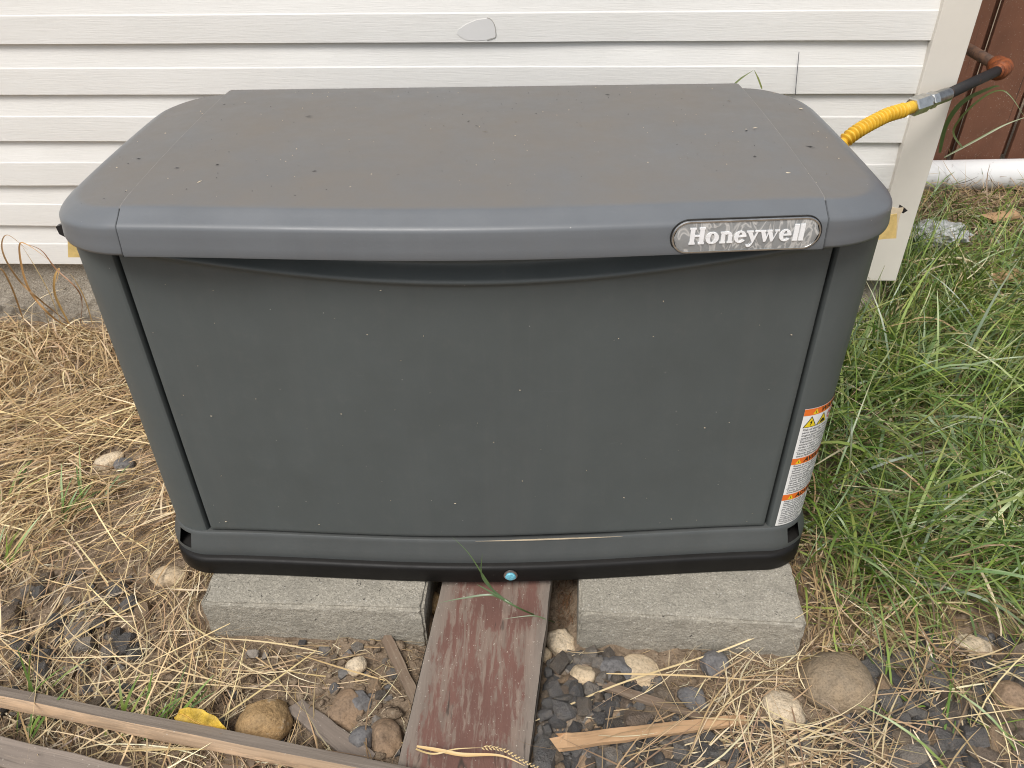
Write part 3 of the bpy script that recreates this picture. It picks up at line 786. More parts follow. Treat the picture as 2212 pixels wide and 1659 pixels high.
def lab_patch(name, sa, sb, za, zb2, out, mat, parent=lab):
    n = max(2, int((sb-sa)/.003)); V = []
    for k in range(n+1):
        q = sa+(sb-sa)*k/n; V += [pillar(q, za, out), pillar(q, zb2, out)]
    return gmk(name, V, [(2*k, 2*k+2, 2*k+3, 2*k+1) for k in range(n)], mat, parent, True, 0)
lab_patch('label_sheet', s0, s1, zb_l, zt_l, .0006, M['white'])
def lab_poly(name, pts, out, mat):
    bm = bmesh.new(); bm.faces.new([bm.verts.new((a, z, 0)) for a, z in pts]); bmesh.ops.triangulate(bm, faces=bm.faces[:])
    for _ in range(4):
        ed = [e for e in bm.edges if e.calc_length() > .0035]
        if not ed: break
        bmesh.ops.subdivide_edges(bm, edges=ed, cuts=1); bmesh.ops.triangulate(bm, faces=[f for f in bm.faces if len(f.verts) > 3])
    bm.verts.index_update()
    V = [pillar(v.co.x, v.co.y, out) for v in bm.verts]; Fc = [tuple(v.index for v in f.verts) for f in bm.faces]; bm.free()
    return gmk(name, V, Fc, mat, lab, False, 0)
def text_mesh(name, body, size, sa, z, out, mat, shear=0.0, offset=0.0, wid=1.0):
    cu = bpy.data.curves.new(name, 'FONT'); cu.body = body; cu.size = size; cu.shear = shear; cu.offset = offset; cu.resolution_u = 2
    to = bpy.data.objects.new(name, cu); COL.objects.link(to)
    me = bpy.data.meshes.new_from_object(to.evaluated_get(bpy.context.evaluated_depsgraph_get()))
    bpy.data.objects.remove(to); bpy.data.curves.remove(cu)
    V = [pillar(sa+v.co.x*wid, z+v.co.y, out) for v in me.vertices]; Fc = [tuple(p.vertices) for p in me.polygons]
    bpy.data.meshes.remove(me)
    return gmk(name, V, Fc, mat, lab, False, 0)
def band(ztop_, h, word, size, ts):
    lab_patch('label_band', s0, s1, ztop_-h, ztop_, .0009, M['orange'])
    t = h*.74; a = s0+ts; zz = ztop_-h*.87
    lab_poly('hazard_sign', [(a, zz), (a+t*1.1, zz), (a+t*.55, zz+t)], .0011, M['yellow'])
    lab_poly('hazard_mark', [(a+t*.48, zz+t*.15), (a+t*.62, zz+t*.15), (a+t*.60, zz+t*.66), (a+t*.50, zz+t*.66)], .0013, M['ink'])
    text_mesh('band_lettering', word, size, a+t*1.1+.0045, ztop_-h*.80, .0013, M['ink'], .15, .0004, 1.0)
hb = LH*.052
band(zt_l-LH*.002, hb, 'WARNING', hb*1.0, .016)
band(zt_l-LH*.398, hb, 'AVERTISSEMENT', hb*1.0, .007)
band(zt_l-LH*.712, hb, 'ADVERTENCIA', hb*1.0, .010)
def lines(ztop_, zend, groups):
    n = sum(len(g) for g in groups)+.3*(len(groups)-1); step = (ztop_-zend)/(n+.2); z = ztop_
    for gi, g in enumerate(groups):
        if gi:
            z -= step*.18; lab_patch('label_rule', s0+.003, s1-.003, z, z+.0005, .0010, M['greyink']); z -= step*.12
        for t in g:
            z -= step; text_mesh('label_text', t, step*1.02, s0+.005, z+step*.2, .0011, M['greyink'], 0, .00012, 1.0)
zt1 = zt_l-LH*.155
lines(zt1, zt_l-LH*.396, [['Risk of electric shock. No user', 'parts inside. The controls of this', 'engine generator are to be', 'operated by qualified personnel.'],
     ['Explosion of battery gas can cause', 'severe injury or death. Do not', 'strike a match or smoke in the', 'vicinity of this generator.'], ['Cancer and reproductive harm', 'www.P65Warnings.ca.gov']])
lines(zt_l-LH*.452, zt_l-LH*.710, [['Risque de choc. Aucune piece', 'reparable par l\'utilisateur. Le', 'panneau de ce generateur est', 'destine a etre utilise par du', 'personnel qualifie.'],
     ['L\'explosion de gaz de la batterie peut', 'causer des blessures graves.', 'Ne pas fumer, ne pas allumer une', 'allumette ni provoquer d\'etincelle a', 'proximite de ce generateur.'], ['Cancer et effet nocif sur la', 'www.P65Warnings.ca.gov']])
lines(zt_l-LH*.766, zb_l+LH*.008, [['Riesgo de descarga. No contiene', 'piezas que el usuario pueda', 'cambiar. El panel de control', 'esta destinado a ser operado', 'por personal de servicio.'],
     ['La explosion de gas de la bateria', 'puede causar lesiones graves o', 'muerte. No fume ni encienda', 'ni haga chispas en las', 'inmediaciones de este generador.'], ['Produce cancer y dano', 'www.P65Warnings.ca.gov']])
tz = zt_l-LH*.148; th_ = LH*.086
for a, kind_ in ((s0+.003, 0), (s0+.029, 1)):
    w_ = th_*1.12; g_ = .10
    lab_poly('hazard_triangle', [(a, tz), (a+w_, tz), (a+w_/2, tz+th_)], .0009, M['ink'])
    lab_poly('hazard_triangle_face', [(a+w_*.09, tz+th_*.055), (a+w_*.91, tz+th_*.055), (a+w_/2, tz+th_*.88)], .0011, M['yellow'])
    if kind_ == 0:
        lab_poly('bolt_symbol', [(a+w_*q, tz+th_*r) for q, r in ((.50, .10), (.60, .38), (.52, .36), (.58, .66), (.42, .40), (.50, .42))], .0013, M['ink'])
    else:
        lab_poly('blast_symbol', [(a+w_*q, tz+th_*r) for q, r in ((.24, .14), (.78, .14), (.70, .34), (.60, .24), (.52, .52), (.44, .26), (.32, .34))], .0013, M['ink'])
for a in (s0+.066, s0+.088):
    rr_ = th_*.46; cz = tz+th_*.52; V = []; n = 24
    for k in range(n):
        g_ = 2*PI*k/n
        V += [pillar(a+rr_*math.cos(g_), cz+rr_*math.sin(g_), .0011), pillar(a+rr_*.78*math.cos(g_), cz+rr_*.78*math.sin(g_), .0011)]
    gmk('prohibition_ring', V, [(2*k, 2*((k+1) % n), 2*((k+1) % n)+1, 2*k+1) for k in range(n)], M['red'], lab, False, 0)
    lab_poly('prohibition_bar', [(a-rr_*.62, cz+rr_*.48), (a-rr_*.48, cz+rr_*.62), (a+rr_*.62, cz-rr_*.48), (a+rr_*.48, cz-rr_*.62)], .0013, M['red'])
    lab_poly('cigarette_symbol', [(a-rr_*.5, cz-rr_*.12), (a+rr_*.5, cz-rr_*.12), (a+rr_*.5, cz+rr_*.08), (a-rr_*.5, cz+rr_*.08)], .00105, M['ink'])

# yellow packing tape with a black clip poking out behind the lid on either side
def flap(px, Y, mat, name, th=.002):
    V = [gen_at_y(u, v, Y) for i, (u, v) in enumerate(px)]; n = len(V)
    V += [v+Vector((0, th, 0)) for v in V]
    return gmk(name, V, [tuple(range(n)), tuple(range(2*n-1, n-1, -1))]+[(i, (i+1) % n, n+(i+1) % n, n+i) for i in range(n)], mat, None, False, 0)
flap([(1890, 452), (1921, 446), (1938, 450), (1952, 449), (1950, 456), (1945, 463), (1941, 480), (1936, 515), (1910, 514), (1885, 520)], .34, M['cream'], 'packing_tape')
flap([(1890, 470), (1938, 462), (1936, 515), (1912, 516), (1885, 520)], .325, M['tape'], 'packing_tape')
flap([(1949, 447), (1961, 455), (1951, 461), (1945, 458)], .345, M['blackclip'], 'strap_clip', .012)
flap([(146, 520), (185, 520), (185, 556), (147, 556)], .30, M['tape'], 'packing_tape')
flap([(130, 478), (150, 476), (150, 508), (140, 500)], .30, M['cream'], 'packing_tape')
flap([(120, 490), (134, 485), (152, 500), (152, 512), (140, 512), (128, 506)], .29, M['blackclip'], 'strap_clip', .012)

# bits of chaff and dirt lying on the lid and stuck to the door
V = []; Fc = []; V2 = []; F2 = []
def fleck(P, n, t, l, w, Vs, Fs):
    b = n.cross(t).normalized(); o_ = len(Vs)
    Vs += [P-t*l+n*.0006, P+b*w+n*.0014, P+t*l+n*.0008, P-b*w+n*.0006]; Fs += [(o_, o_+1, o_+2, o_+3)]
for k in range(240):
    x = random.uniform(-.56, .56); y = random.uniform(.0, .48)
    z = (zt(y) if abs(x) < SEAM else zcap(x, y))+.0006
    a = random.uniform(0, PI); t = Vector((math.cos(a), math.sin(a), 0))
    big = random.random() < .04
    l = random.uniform(.003, .006) if big else random.uniform(.0006, .0017); w = random.uniform(.0004, .0009)
    if random.random() < .5: fleck(Vector((x, y, z)), Vector((0, 0, 1)), t, l, w, V, Fc)
    else: fleck(Vector((x, y, z)), Vector((0, 0, 1)), t, l*.8, w, V2, F2)
for k in range(60):
    x = random.uniform(-.50, .50); z = random.uniform(.07, .58)
    a = random.uniform(0, PI); t = Vector((math.cos(a), 0, math.sin(a)))
    fleck(Vector((x, -bow(x)-.0035, z)), Vector((0, -1, 0)), t, random.uniform(.0005, .0022), random.uniform(.0003, .0006), V, Fc)
def on_lid(u, v):
    p = to_gen(at_z(u, v, .715)); p = to_gen(at_z(u, v, zt(p.y) if abs(p.x) < SEAM else zcap(p.x, p.y))); p.z += .0008; return p
for (u, v, r_) in [(1568, 395, .0055), (1702, 374, .0035), (1730, 236, .0040)]:
    p = on_lid(u, v); o_ = len(V); n_ = 12
    V += [p+Vector((r_*math.cos(2*PI*k/n_)*random.uniform(.5, 1.25), r_*.8*math.sin(2*PI*k/n_)*random.uniform(.5, 1.25), .0003*random.random())) for k in range(n_)]; Fc.append(tuple(range(o_, o_+n_)))
for (u, v, a_, l_) in [(668, 253, .1, .0075), (860, 381, .2, .006), (1750, 319, -.6, .008), (680, 372, .1, .004), (1312, 206, -.2, .005), (1118, 402, .1, .003), (470, 358, .5, .003), (1630, 340, -.4, .003), (300, 345, .2, .004)]:
    fleck(on_lid(u, v), Vector((0, 0, 1)), Vector((math.cos(a_), math.sin(a_), 0)), l_, .0011, V2, F2)
kind(gmk('pale_chaff', V, Fc, M['cream'], None, False, 0), 'stuff'); kind(gmk('dark_chaff', V2, F2, M['ink'], None, False, 0), 'stuff')

# ------------------------------------------------------------------ concrete blocks, plank
def concrete_block(name, c, size, rz, top, label, seed, chip=None):
    bm = bmesh.new(); bmesh.ops.create_cube(bm, size=1)
    for v in bm.verts: v.co = Vector((v.co.x*size[0], v.co.y*size[1], v.co.z*size[2]))
    bmesh.ops.bevel(bm, geom=bm.edges[:], offset=.004, segments=2, affect='EDGES')
    bmesh.ops.triangulate(bm, faces=bm.faces[:])
    for _ in range(6):
        bmesh.ops.subdivide_edges(bm, edges=[e for e in bm.edges if e.calc_length() > .010], cuts=1)
        bmesh.ops.triangulate(bm, faces=[f for f in bm.faces if len(f.verts) > 3])
    bm.normal_update()
    for v in bm.verts:
        n = mnoise.fractal(v.co*70+Vector((seed, 0, 0)), 1, 2, 3)
        d_ = n*.0009
        edge = sum(1 for k in range(3) if abs(abs(v.co[k])-size[k]/2) < .006)
        if edge >= 2: d_ -= .0045*max(0, mnoise.noise(v.co*45+Vector((0, seed, 0)))+.25)
        if chip is not None:
            q = (v.co-Vector(chip)).length
            if q < .022: d_ -= .006*(1-q/.022)
        v.co += v.normal*d_
    me = bpy.data.meshes.new(name); bm.to_mesh(me); bm.free(); me.materials.append(M['block'])
    me.polygons.foreach_set('use_smooth', [True]*len(me.polygons)); me.set_sharp_from_angle(angle=math.radians(40))
    o = bpy.data.objects.new(name, me); COL.objects.link(o)
    o.location = (c[0], c[1], top-size[2]/2); o.rotation_euler = (0, 0, rz)
    return tag(o, label, 'concrete block', 'blocks under the generator')
def place_block(pl, pr, label, seed, thick, chip=None):
    a = at_z(pl[0], pl[1], -.0315); b = at_z(pr[0], pr[1], -.0315); v = b-a; w = v.length; rz = math.atan2(v.y, v.x)
    n = Vector((-math.sin(rz), math.cos(rz), 0)); c = (a+b)/2+n*.0975
    return concrete_block('concrete_block', c, (w, .195, thick), rz, -.0312, label, seed, chip), (c, w, rz)
BL, bl_ = place_block((430, 1303), (914, 1317), 'grey concrete block left of the red plank, chipped at its front corner', 3, .112, (.195, -.0975, .05))
BR, br_ = place_block((1250, 1323), (1745, 1350), 'grey concrete block right of the red plank, beside the green grass', 11, .135)

# the red board runs from under the generator towards the camera and dips a little
pl_z0, pl_z1 = -.046, -.092
A = at_z(955, 1262, pl_z0); B = at_z(1188, 1262, pl_z0)
C_ = at_z(856, 1659, pl_z1); D_ = at_z(1142, 1650, pl_z1)
bm_v = []; NS, NW = 70, 14
mA, mC = (A+B)/2, (C_+D_)/2
ext = (mC-mA)
A2, B2 = A-ext*.75, B-ext*.75; C2, D2 = C_+ext*.25, D_+ext*.25
rows = []
for i in range(NS+1):
    t = i/NS; l = A2.lerp(C2, t); r = B2.lerp(D2, t)
    wob = .0025*mnoise.noise(Vector((t*9, 1, 0))); wob2 = .0025*mnoise.noise(Vector((t*9, 5, 0)))
    row = []
    for j in range(NW+1):
        s_ = j/NW; p = l.lerp(r, s_)
        cup = -.004*(1-(2*s_-1)**2)
        e = min(s_, 1-s_)*.19
        rd = -.004*max(0, 1-e/.008)**2
        p = p+Vector(((wob*(1-s_)+wob2*s_), 0, cup+rd+.0012*mnoise.noise(Vector((p.x*60, p.y*5, 0)))))
        row.append(p)
    rows.append(row)
org = (rows[NS//2][NW//2]).copy()
V = [p-org for r in rows for p in r]; Fc = grid_faces(NS+1, NW+1)
plk = empty('wooden_plank', org); tag(plk, 'weathered red-painted wooden plank running out from under the generator', 'plank')
pf_ = fix(mk('plank_face', V, Fc, M['plank'], plk, True))
ea = pf_.data.attributes.new('Edge', 'FLOAT', 'POINT')
ea.data.foreach_set('value', [max(0, 1-min(j, NW-j)/2.2) for i in range(NS+1) for j in range(NW+1)])
V = []; loopv = [r[0] for r in rows]+rows[-1][1:]+[r[-1] for r in rows[::-1]][1:]+rows[0][::-1][1:-1]
n = len(loopv)
for dz in (0, -.006, -.020, -.036): 
    for k, p in enumerate(loopv):
        c_ = (p-org); nrm = Vector((c_.x, 0, 0)).normalized() if abs(c_.x) > .01 else Vector((0, 0, 0))
        V.append(p-org+Vector((0, 0, dz))+nrm*(.0015*mnoise.noise(Vector((p.y*7, dz*120, p.x)))+.001))
Fc = grid_faces(4, n, True)+[tuple(3*n+k for k in range(n))]
fix(mk('plank_edge', V, Fc, M['plank_edge'], plk, True))

# ------------------------------------------------------------------ loose timber
def timber(name, a, b, w, h, mat, label, cat='wooden board', roll=0, taper=1.0, group=None, seed=0, rag=0.0):
    a, b = Vector(a), Vector(b); d_ = b-a; L_ = d_.length
    N = max(12, int(L_/.02)); V = []
    prof = []
    for (cx_, cz_) in ((-1, -1), (1, -1), (1, 1), (-1, 1)):
        prof += [(cx_*w/2*.94, cz_*h/2), (cx_*w/2, cz_*h/2*.90)] if cx_*cz_ > 0 else [(cx_*w/2, cz_*h/2*.90), (cx_*w/2*.94, cz_*h/2)]
    # order round the section
    prof = sorted(prof, key=lambda q: math.atan2(q[1]/h, q[0]/w)); m_ = len(prof)
    for i in range(N+1):
        t = i/N; s_ = 1-(1-taper)*t
        for k, (u, v) in enumerate(prof):
            q = mnoise.noise(Vector((t*6+seed, u*40, v*40)))*.0018
            x = L_*(t-.5)
            if i in (0, N): x += rag*mnoise.noise(Vector((k*3.3+seed, i, 1)))
            V.append((x, u*s_+q, v*s_+q+.002*mnoise.noise(Vector((t*3, seed, 3)))))
    Fc = grid_faces(N+1, m_, True)+[tuple(range(m_))[::-1], tuple(N*m_+k for k in range(m_))]
    o = fix(mk(name, V, Fc, mat, None, True)); o.data.set_sharp_from_angle(angle=math.radians(35))
    X = d_.normalized(); Y_ = Vector((0, 0, 1)).cross(X).normalized(); Z_ = X.cross(Y_)
    R3 = Matrix((X, Y_, Z_)).transposed() @ Matrix.Rotation(roll, 3, 'X')
    o.matrix_world = Matrix.Translation((a+b)/2) @ R3.to_4x4()
    return tag(o, label, cat, group)
tA = at_z(-120, 1482, -.062); tB = at_z(905, 1686, -.082)
timber('wooden_lath', tA, tB, .024, .024, M['lath'], 'long pale sawn lath slanting across the lower left corner, grey on top', roll=-.38, seed=2)
tA = at_z(-140, 1590, -.060); tB = at_z(330, 1705, -.070)
timber('wooden_board', tA, tB, .040, .022, M['greywood'], 'weathered grey board with nail holes at the bottom left edge of the photo', seed=5, roll=.2)
tA = on_ground(255, 1640)+Vector((0, 0, .004)); tB = on_ground(560, 1648)+Vector((0, 0, .006))
timber('wood_scrap', tA, tB, .045, .02, M['brownwood'], 'dark brown wood scrap lying in shade beneath the pale lath', 'wood scrap', seed=8, rag=.01)
tA = on_ground(640, 1535)+Vector((0, 0, .012)); tB = on_ground(800, 1655)+Vector((0, 0, .008))
timber('wood_scrap', tA, tB, .032, .012, M['greywood'], 'flat grey-brown wood scrap behind the lath, right of the rusty round stone', 'wood scrap', seed=9, rag=.02)
tA = on_ground(835, 1385)+Vector((0, 0, .010)); tB = on_ground(905, 1530)+Vector((0, 0, .010))
timber('wood_scrap', tA, tB, .020, .014, M['brownwood'], 'dark weathered wood splinter close along the left edge of the red plank', 'wood scrap', seed=12, rag=.03)
tA = on_ground(1212, 1625)+Vector((0, 0, .030)); tB = on_ground(1605, 1572)+Vector((0, 0, .026))
timber('wood_splinter', tA, tB, .026, .011, M['freshwood'], 'fresh light-brown wood splinter lying on the dark gravel', 'wood splinter', taper=.55, seed=15, rag=.03)
tA = on_ground(1305, 1502)+Vector((0, 0, .030)); tB = on_ground(1530, 1572)+Vector((0, 0, .022))
timber('wood_splinter', tA, tB, .017, .009, M['brownwood'], 'thin grey-brown wood splinter lying behind the fresh light-brown splinter', 'wood splinter', taper=.6, seed=17, rag=.03)

# ------------------------------------------------------------------ stones
def round_stone(name, c, size, rz, mat, label, seed, sub=4, rough=.10, angular=.0, cat='stone', sink=.3, group=None):
    bm = bmesh.new(); bmesh.ops.create_icosphere(bm, subdivisions=sub, radius=.5)
    r_ = random.Random(seed); planes = [(Vector((r_.gauss(0, 1), r_.gauss(0, 1), r_.gauss(0, 1))).normalized(), r_.uniform(.34, .45)) for _ in range(9)]
    for v in bm.verts:
        p = v.co.copy()
        if angular:
            for n, d_ in planes:
                e = p.dot(n)-d_
                if e > 0: p -= n*e*angular
        p *= 1+rough*mnoise.fractal(v.co*2.2+Vector((seed, seed*.3, 0)), 1, 2, 4)
        p *= 1+.035*mnoise.fractal(v.co*9+Vector((seed, 1, 0)), 1, 2, 3)
        v.co = Vector((p.x*size[0], p.y*size[1], p.z*size[2]))
    me = bpy.data.meshes.new(name); bm.to_mesh(me); bm.free(); me.materials.append(mat)
    me.polygons.foreach_set('use_smooth', [True]*len(me.polygons))
    o = bpy.data.objects.new(name, me); COL.objects.link(o)
    o.location = (c[0], c[1], c[2]+size[2]*(.5-sink)); o.rotation_euler = (0.1*math.sin(seed), .1*math.cos(seed), rz)
    return tag(o, label, cat, group)
def stone_px(u, v, w, d_, h, rz, mat, label, seed, **kw):
    g_ = on_ground(u, v, .3*h); return round_stone('stone', g_, (w, d_, h), rz, M[mat], label, seed, **kw)
stone_px(1812, 1462, .128, .125, .085, -.5, 'tanstone', 'large smooth tan boulder in front of the right concrete block', 4, rough=.09, angular=.25, sink=.42)
stone_px(1697, 1530, .086, .070, .055, -.9, 'whitestone', 'cream-white stone beside the large tan boulder', 6, rough=.12, angular=.6, sink=.40)
stone_px(1213, 1383, .055, .068, .045, .5, 'whitestone', 'cream-white stone wedged between the red plank and the right block', 8, rough=.16, angular=.8, sink=.35)
stone_px(1262, 1456, .056, .046, .032, -.4, 'palestone', 'pale speckled stone on the dark gravel just below the wedged white stone', 10, rough=.1, angular=.8, sink=.35)
stone_px(568, 1558, .098, .085, .070, .3, 'rustystone', 'rounded rust-yellow stone with white crust behind the pale lath', 13, rough=.12, angular=.4, sink=.3)
stone_px(770, 1438, .040, .036, .030, .2, 'whitestone', 'small round white stone on bare dirt below the left block', 15, rough=.12, angular=.5, sink=.25)
stone_px(235, 996, .075, .045, .035, .6, 'whitestone', 'white stone in the straw left of the generator', 16, rough=.12, angular=.5, sink=.2)
stone_px(268, 1003, .050, .045, .032, .1, 'greystone', 'dark grey stone touching the white stone in the straw', 18, rough=.1, angular=.8, sink=.25)
stone_px(365, 1242, .070, .055, .040, .1, 'palestone', 'pale stone half under straw left of the left block', 19, rough=.1, angular=.6, sink=.3)
stone_px(1388, 1452, .085, .066, .030, -.6, 'palestone', 'flat tan slab of stone on the gravel below the right block', 20, rough=.08, angular=.9, sink=.3)
stone_px(1328, 1442, .064, .058, .038, -.5, 'greystone', 'blue-grey angular stone between the pale speckled stone and tan slab', 22, rough=.08, angular=1.0, sink=.3)
stone_px(1498, 1506, .052, .058, .030, .4, 'greystone', 'single slate-grey stone lying on dirt right of the splinters', 23, rough=.08, angular=1.0, sink=.3)
stone_px(1542, 1432, .058, .050, .045, .4, 'greystone', 'dark stone against the foot of the right block in dry grass', 24, rough=.08, angular=1.0, sink=.3)
stone_px(2105, 1398, .085, .060, .045, -.3, 'whitestone', 'chalk-white stone with a dark side among grass and gravel at right', 26, rough=.14, angular=.9, sink=.4)
stone_px(742, 1530, .070, .085, .030, .2, 'brownstone', 'reddish-brown flat stone on dirt between lath and left block', 28, rough=.13, angular=1.0, sink=.45)
stone_px(832, 1590, .058, .075, .055, .2, 'brownstone', 'brown triangular stone beside the lower left edge of the red plank', 29, rough=.13, angular=1.0, sink=.4)
stone_px(775, 1515, .048, .045, .030, .2, 'greystone', 'slate-grey stone on dirt behind the reddish-brown flat stone', 31, rough=.08, angular=1.0, sink=.3)
stone_px(782, 1595, .050, .045, .040, .5, 'greystone', 'charcoal stone wedged between wood scrap and brown triangular stone', 33, rough=.08, angular=1.0, sink=.3)
stone_px(2180, 1505, .060, .055, .050, .3, 'brownstone', 'blocky grey-brown stone at the right edge of the photo', 34, rough=.06, angular=1.0, sink=.2)
stone_px(935, 1305, .045, .05, .045, .3, 'rustystone', 'rounded ochre stone in the gap between left block and red plank', 35, rough=.06, sink=.2)
stone_px(920, 1350, .040, .05, .035, .3, 'brownstone', 'brown pebble below the ochre stone in the gap beside the plank', 36, rough=.06, sink=.2)
stone_px(1175, 1415, .030, .03, .025, .3, 'palestone', 'small tan pebble against the right edge of the red plank', 37, rough=.08, sink=.2)

# crushed basalt: shared angular meshes, each stone its own object
def gravel_mesh(seed):
    r_ = random.Random(seed); bm = bmesh.new()
    sx, sy, sz = r_.uniform(.75, 1.1), r_.uniform(.6, .85), r_.uniform(.42, .65)
    for _ in range(26):
        p = Vector((r_.uniform(-1, 1), r_.uniform(-1, 1), r_.uniform(-1, 1)))
        l = max(abs(p.x), abs(p.y), abs(p.z)); q = p.normalized()
        p = (p/l*.55+q*.45)*r_.uniform(.88, 1.0)
        bm.verts.new((p.x*.5*sx, p.y*.5*sy, p.z*.5*sz))
    res = bmesh.ops.convex_hull(bm, input=bm.verts[:])
    bmesh.ops.delete(bm, geom=[v for v in bm.verts if not v.link_faces], context='VERTS')
    me = bpy.data.meshes.new('gravel_stone'); bm.to_mesh(me); bm.free(); me.materials.append(M['gravel'])
    return me
GM = [gravel_mesh(100+k) for k in range(16)]
def in_gen(x, y, m_=0.0):
    gx_ = x*GC+y*GS; gy__ = -x*GS+y*GC
    return (abs(gx_) < .615+m_) & (gy__ > -.058-m_) & (gy__ < .52+m_)
def in_block(x, y, m_=0.0):
    r_ = np.zeros(np.shape(x), bool)
    for c_, w_, rz in (bl_, br_):
        dx, dy = x-c_.x, y-c_.y; u = dx*math.cos(rz)+dy*math.sin(rz); v = -dx*math.sin(rz)+dy*math.cos(rz)
        r_ |= (np.abs(u) < w_/2+m_) & (np.abs(v) < .0975+m_)
    return r_
def in_plank(x, y, m_=0.0):
    t = (y-mA.y)/(mC.y-mA.y); cx_ = mA.x+(mC.x-mA.x)*t
    return (np.abs(x-cx_) < .103+m_) & (y > -.6)
zones = []   # (pixel polygon, count, size range)
zones.append(([(1168, 1440), (1300, 1400), (1420, 1470), (1480, 1560), (1560, 1600), (1560, 1659), (1150, 1659)], 122, (.024, .066), .014))
zones.append(([(1830, 1540), (1880, 1400), (1960, 1370), (2212, 1390), (2212, 1659), (1760, 1659)], 126, (.026, .072), .014))
zones.append(([(90, 1230), (250, 1200), (330, 1350), (300, 1520), (120, 1600), (0, 1560), (0, 1300)], 28, (.03, .06), .003))
zones.append(([(560, 1380), (850, 1390), (860, 1640), (640, 1640), (420, 1540)], 12, (.02, .035), .004))
zones.append(([(1560, 1560), (1800, 1560), (1760, 1659), (1560, 1659)], 12, (.025, .045), .006))
def inside(p, poly):
    c_ = False; j = len(poly)-1
    for i in range(len(poly)):
        if (poly[i][1] > p[1]) != (poly[j][1] > p[1]) and p[0] < (poly[j][0]-poly[i][0])*(p[1]-poly[i][1])/(poly[j][1]-poly[i][1])+poly[i][0]: c_ = not c_
        j = i
    return c_
placed = [(o.location.x, o.location.y, max(o.dimensions.x, o.dimensions.y)*.5) for o in COL.objects if o.name.startswith('stone')]
NAMED = list(placed)
ng = 0
for poly, cnt, (s_lo, s_hi), lift in zones:
    us = [q[0] for q in poly]; vs = [q[1] for q in poly]; k = 0; tries = 0
    while k < cnt and tries < cnt*40:
        tries += 1
        u, v = random.uniform(min(us), max(us)), random.uniform(min(vs), max(vs))
        if not inside((u, v), poly): continue
        g_ = on_ground(u, v, .012); s_ = random.uniform(s_lo, s_hi)
        if in_block(np.array(g_.x), np.array(g_.y), s_*.42) or in_plank(g_.x, g_.y, s_*.42) or in_gen(g_.x, g_.y): continue
        over = 0
        bad = False
        for (x, y, r_) in placed:
            dd = math.hypot(x-g_.x, y-g_.y)
            if dd < (r_+s_*.45)*.52: bad = True; break
        if bad: continue
        placed.append((g_.x, g_.y, s_*.45))
        o = bpy.data.objects.new('gravel_stone', random.choice(GM)); COL.objects.link(o); o.parent = ground
        o.scale = (s_, s_, s_); o.location = (g_.x, g_.y, g_.z+s_*.12+random.uniform(0, lift))
        o.rotation_euler = (random.gauss(0, .45), random.gauss(0, .45), random.uniform(0, 6.28)); k += 1; ng += 1
# small chips between the stones: one mass
V = []; Fc = []; off = 0
srcs = [([tuple(v.co) for v in m_.vertices], [tuple(p.vertices) for p in m_.polygons]) for m_ in GM[:8]]
for poly, cnt, (s_lo, s_hi), lift in zones:
    us = [q[0] for q in poly]; vs = [q[1] for q in poly]
    for k in range(cnt*(14 if cnt > 100 or lift == .006 else 4)):
        u, v = random.uniform(min(us), max(us)), random.uniform(min(vs), max(vs))
        if not inside((u, v), poly): continue
        g_ = on_ground(u, v); s_ = random.uniform(.008, .030)
        if in_block(np.array(g_.x), np.array(g_.y), .01) or in_plank(g_.x, g_.y, .01): continue
        vv, ff = random.choice(srcs); R3 = Matrix.Rotation(random.uniform(0, 6.28), 3, 'Z') @ Matrix.Rotation(random.uniform(-1, 1), 3, 'X')
        off = len(V)
        V += [R3 @ (Vector(q)*s_)+Vector((g_.x, g_.y, g_.z+s_*.1)) for q in vv]; Fc += [tuple(i+off for i in f) for f in ff]
kind(mk('gravel_chips', V, Fc, M['chips'], ground), 'stuff')

# crumbs and clods of soil: one mass
N = 9000
x = rng.uniform(-1.25, 1.25, N); y = np.where(rng.uniform(0, 1, N) < .7, rng.uniform(-.50, -.06, N), rng.uniform(-.06, .60, N))
keep = ~in_block(x, y, .006) & ~in_plank(x, y, .006) & ~in_gen(x, y, .02) & ~((np.abs(x) < .55) & (y > 0))
x, y = x[keep], y[keep]; N = len(x); sz = rng.uniform(.0015, .0055, N)*np.where(rng.uniform(0, 1, N) < .10, rng.uniform(1.5, 2.8, N), 1)
ico = np.array([(0, 0, 1), (.89, 0, .45), (.28, .85, .45), (-.72, .53, .45), (-.72, -.53, .45), (.28, -.85, .45), (.72, .53, -.45), (-.28, .85, -.45), (-.89, 0, -.45), (-.28, -.85, -.45), (.72, -.53, -.45), (0, 0, -1)])
icf = np.array([(0, 1, 2), (0, 2, 3), (0, 3, 4), (0, 4, 5), (0, 5, 1), (1, 6, 2), (2, 7, 3), (3, 8, 4), (4, 9, 5), (5, 10, 1), (6, 7, 2), (7, 8, 3), (8, 9, 4), (9, 10, 5), (10, 6, 1)])
Pv = ico[None]*(1+rng.uniform(-.35, .35, (N, 12, 1)))*sz[:, None, None]*np.stack([rng.uniform(.8, 1.4, N), rng.uniform(.7, 1.2, N), rng.uniform(.5, .9, N)], -1)[:, None]
Pv = Pv+np.stack([x, y, height(x, y)+sz*.15], -1)[:, None]
Fi = (icf[None]+(np.arange(N)*12)[:, None, None]).reshape(-1, 3)
me = bpy.data.meshes.new('soil_crumbs'); me.vertices.add(N*12); me.vertices.foreach_set('co', Pv.ravel())
me.loops.add(Fi.size); me.loops.foreach_set('vertex_index', Fi.ravel().astype(np.int32)); me.polygons.add(len(Fi))
me.polygons.foreach_set('loop_start', np.arange(0, Fi.size, 3, dtype=np.int32)); me.update(calc_edges=True); me.materials.append(M['dirt'])
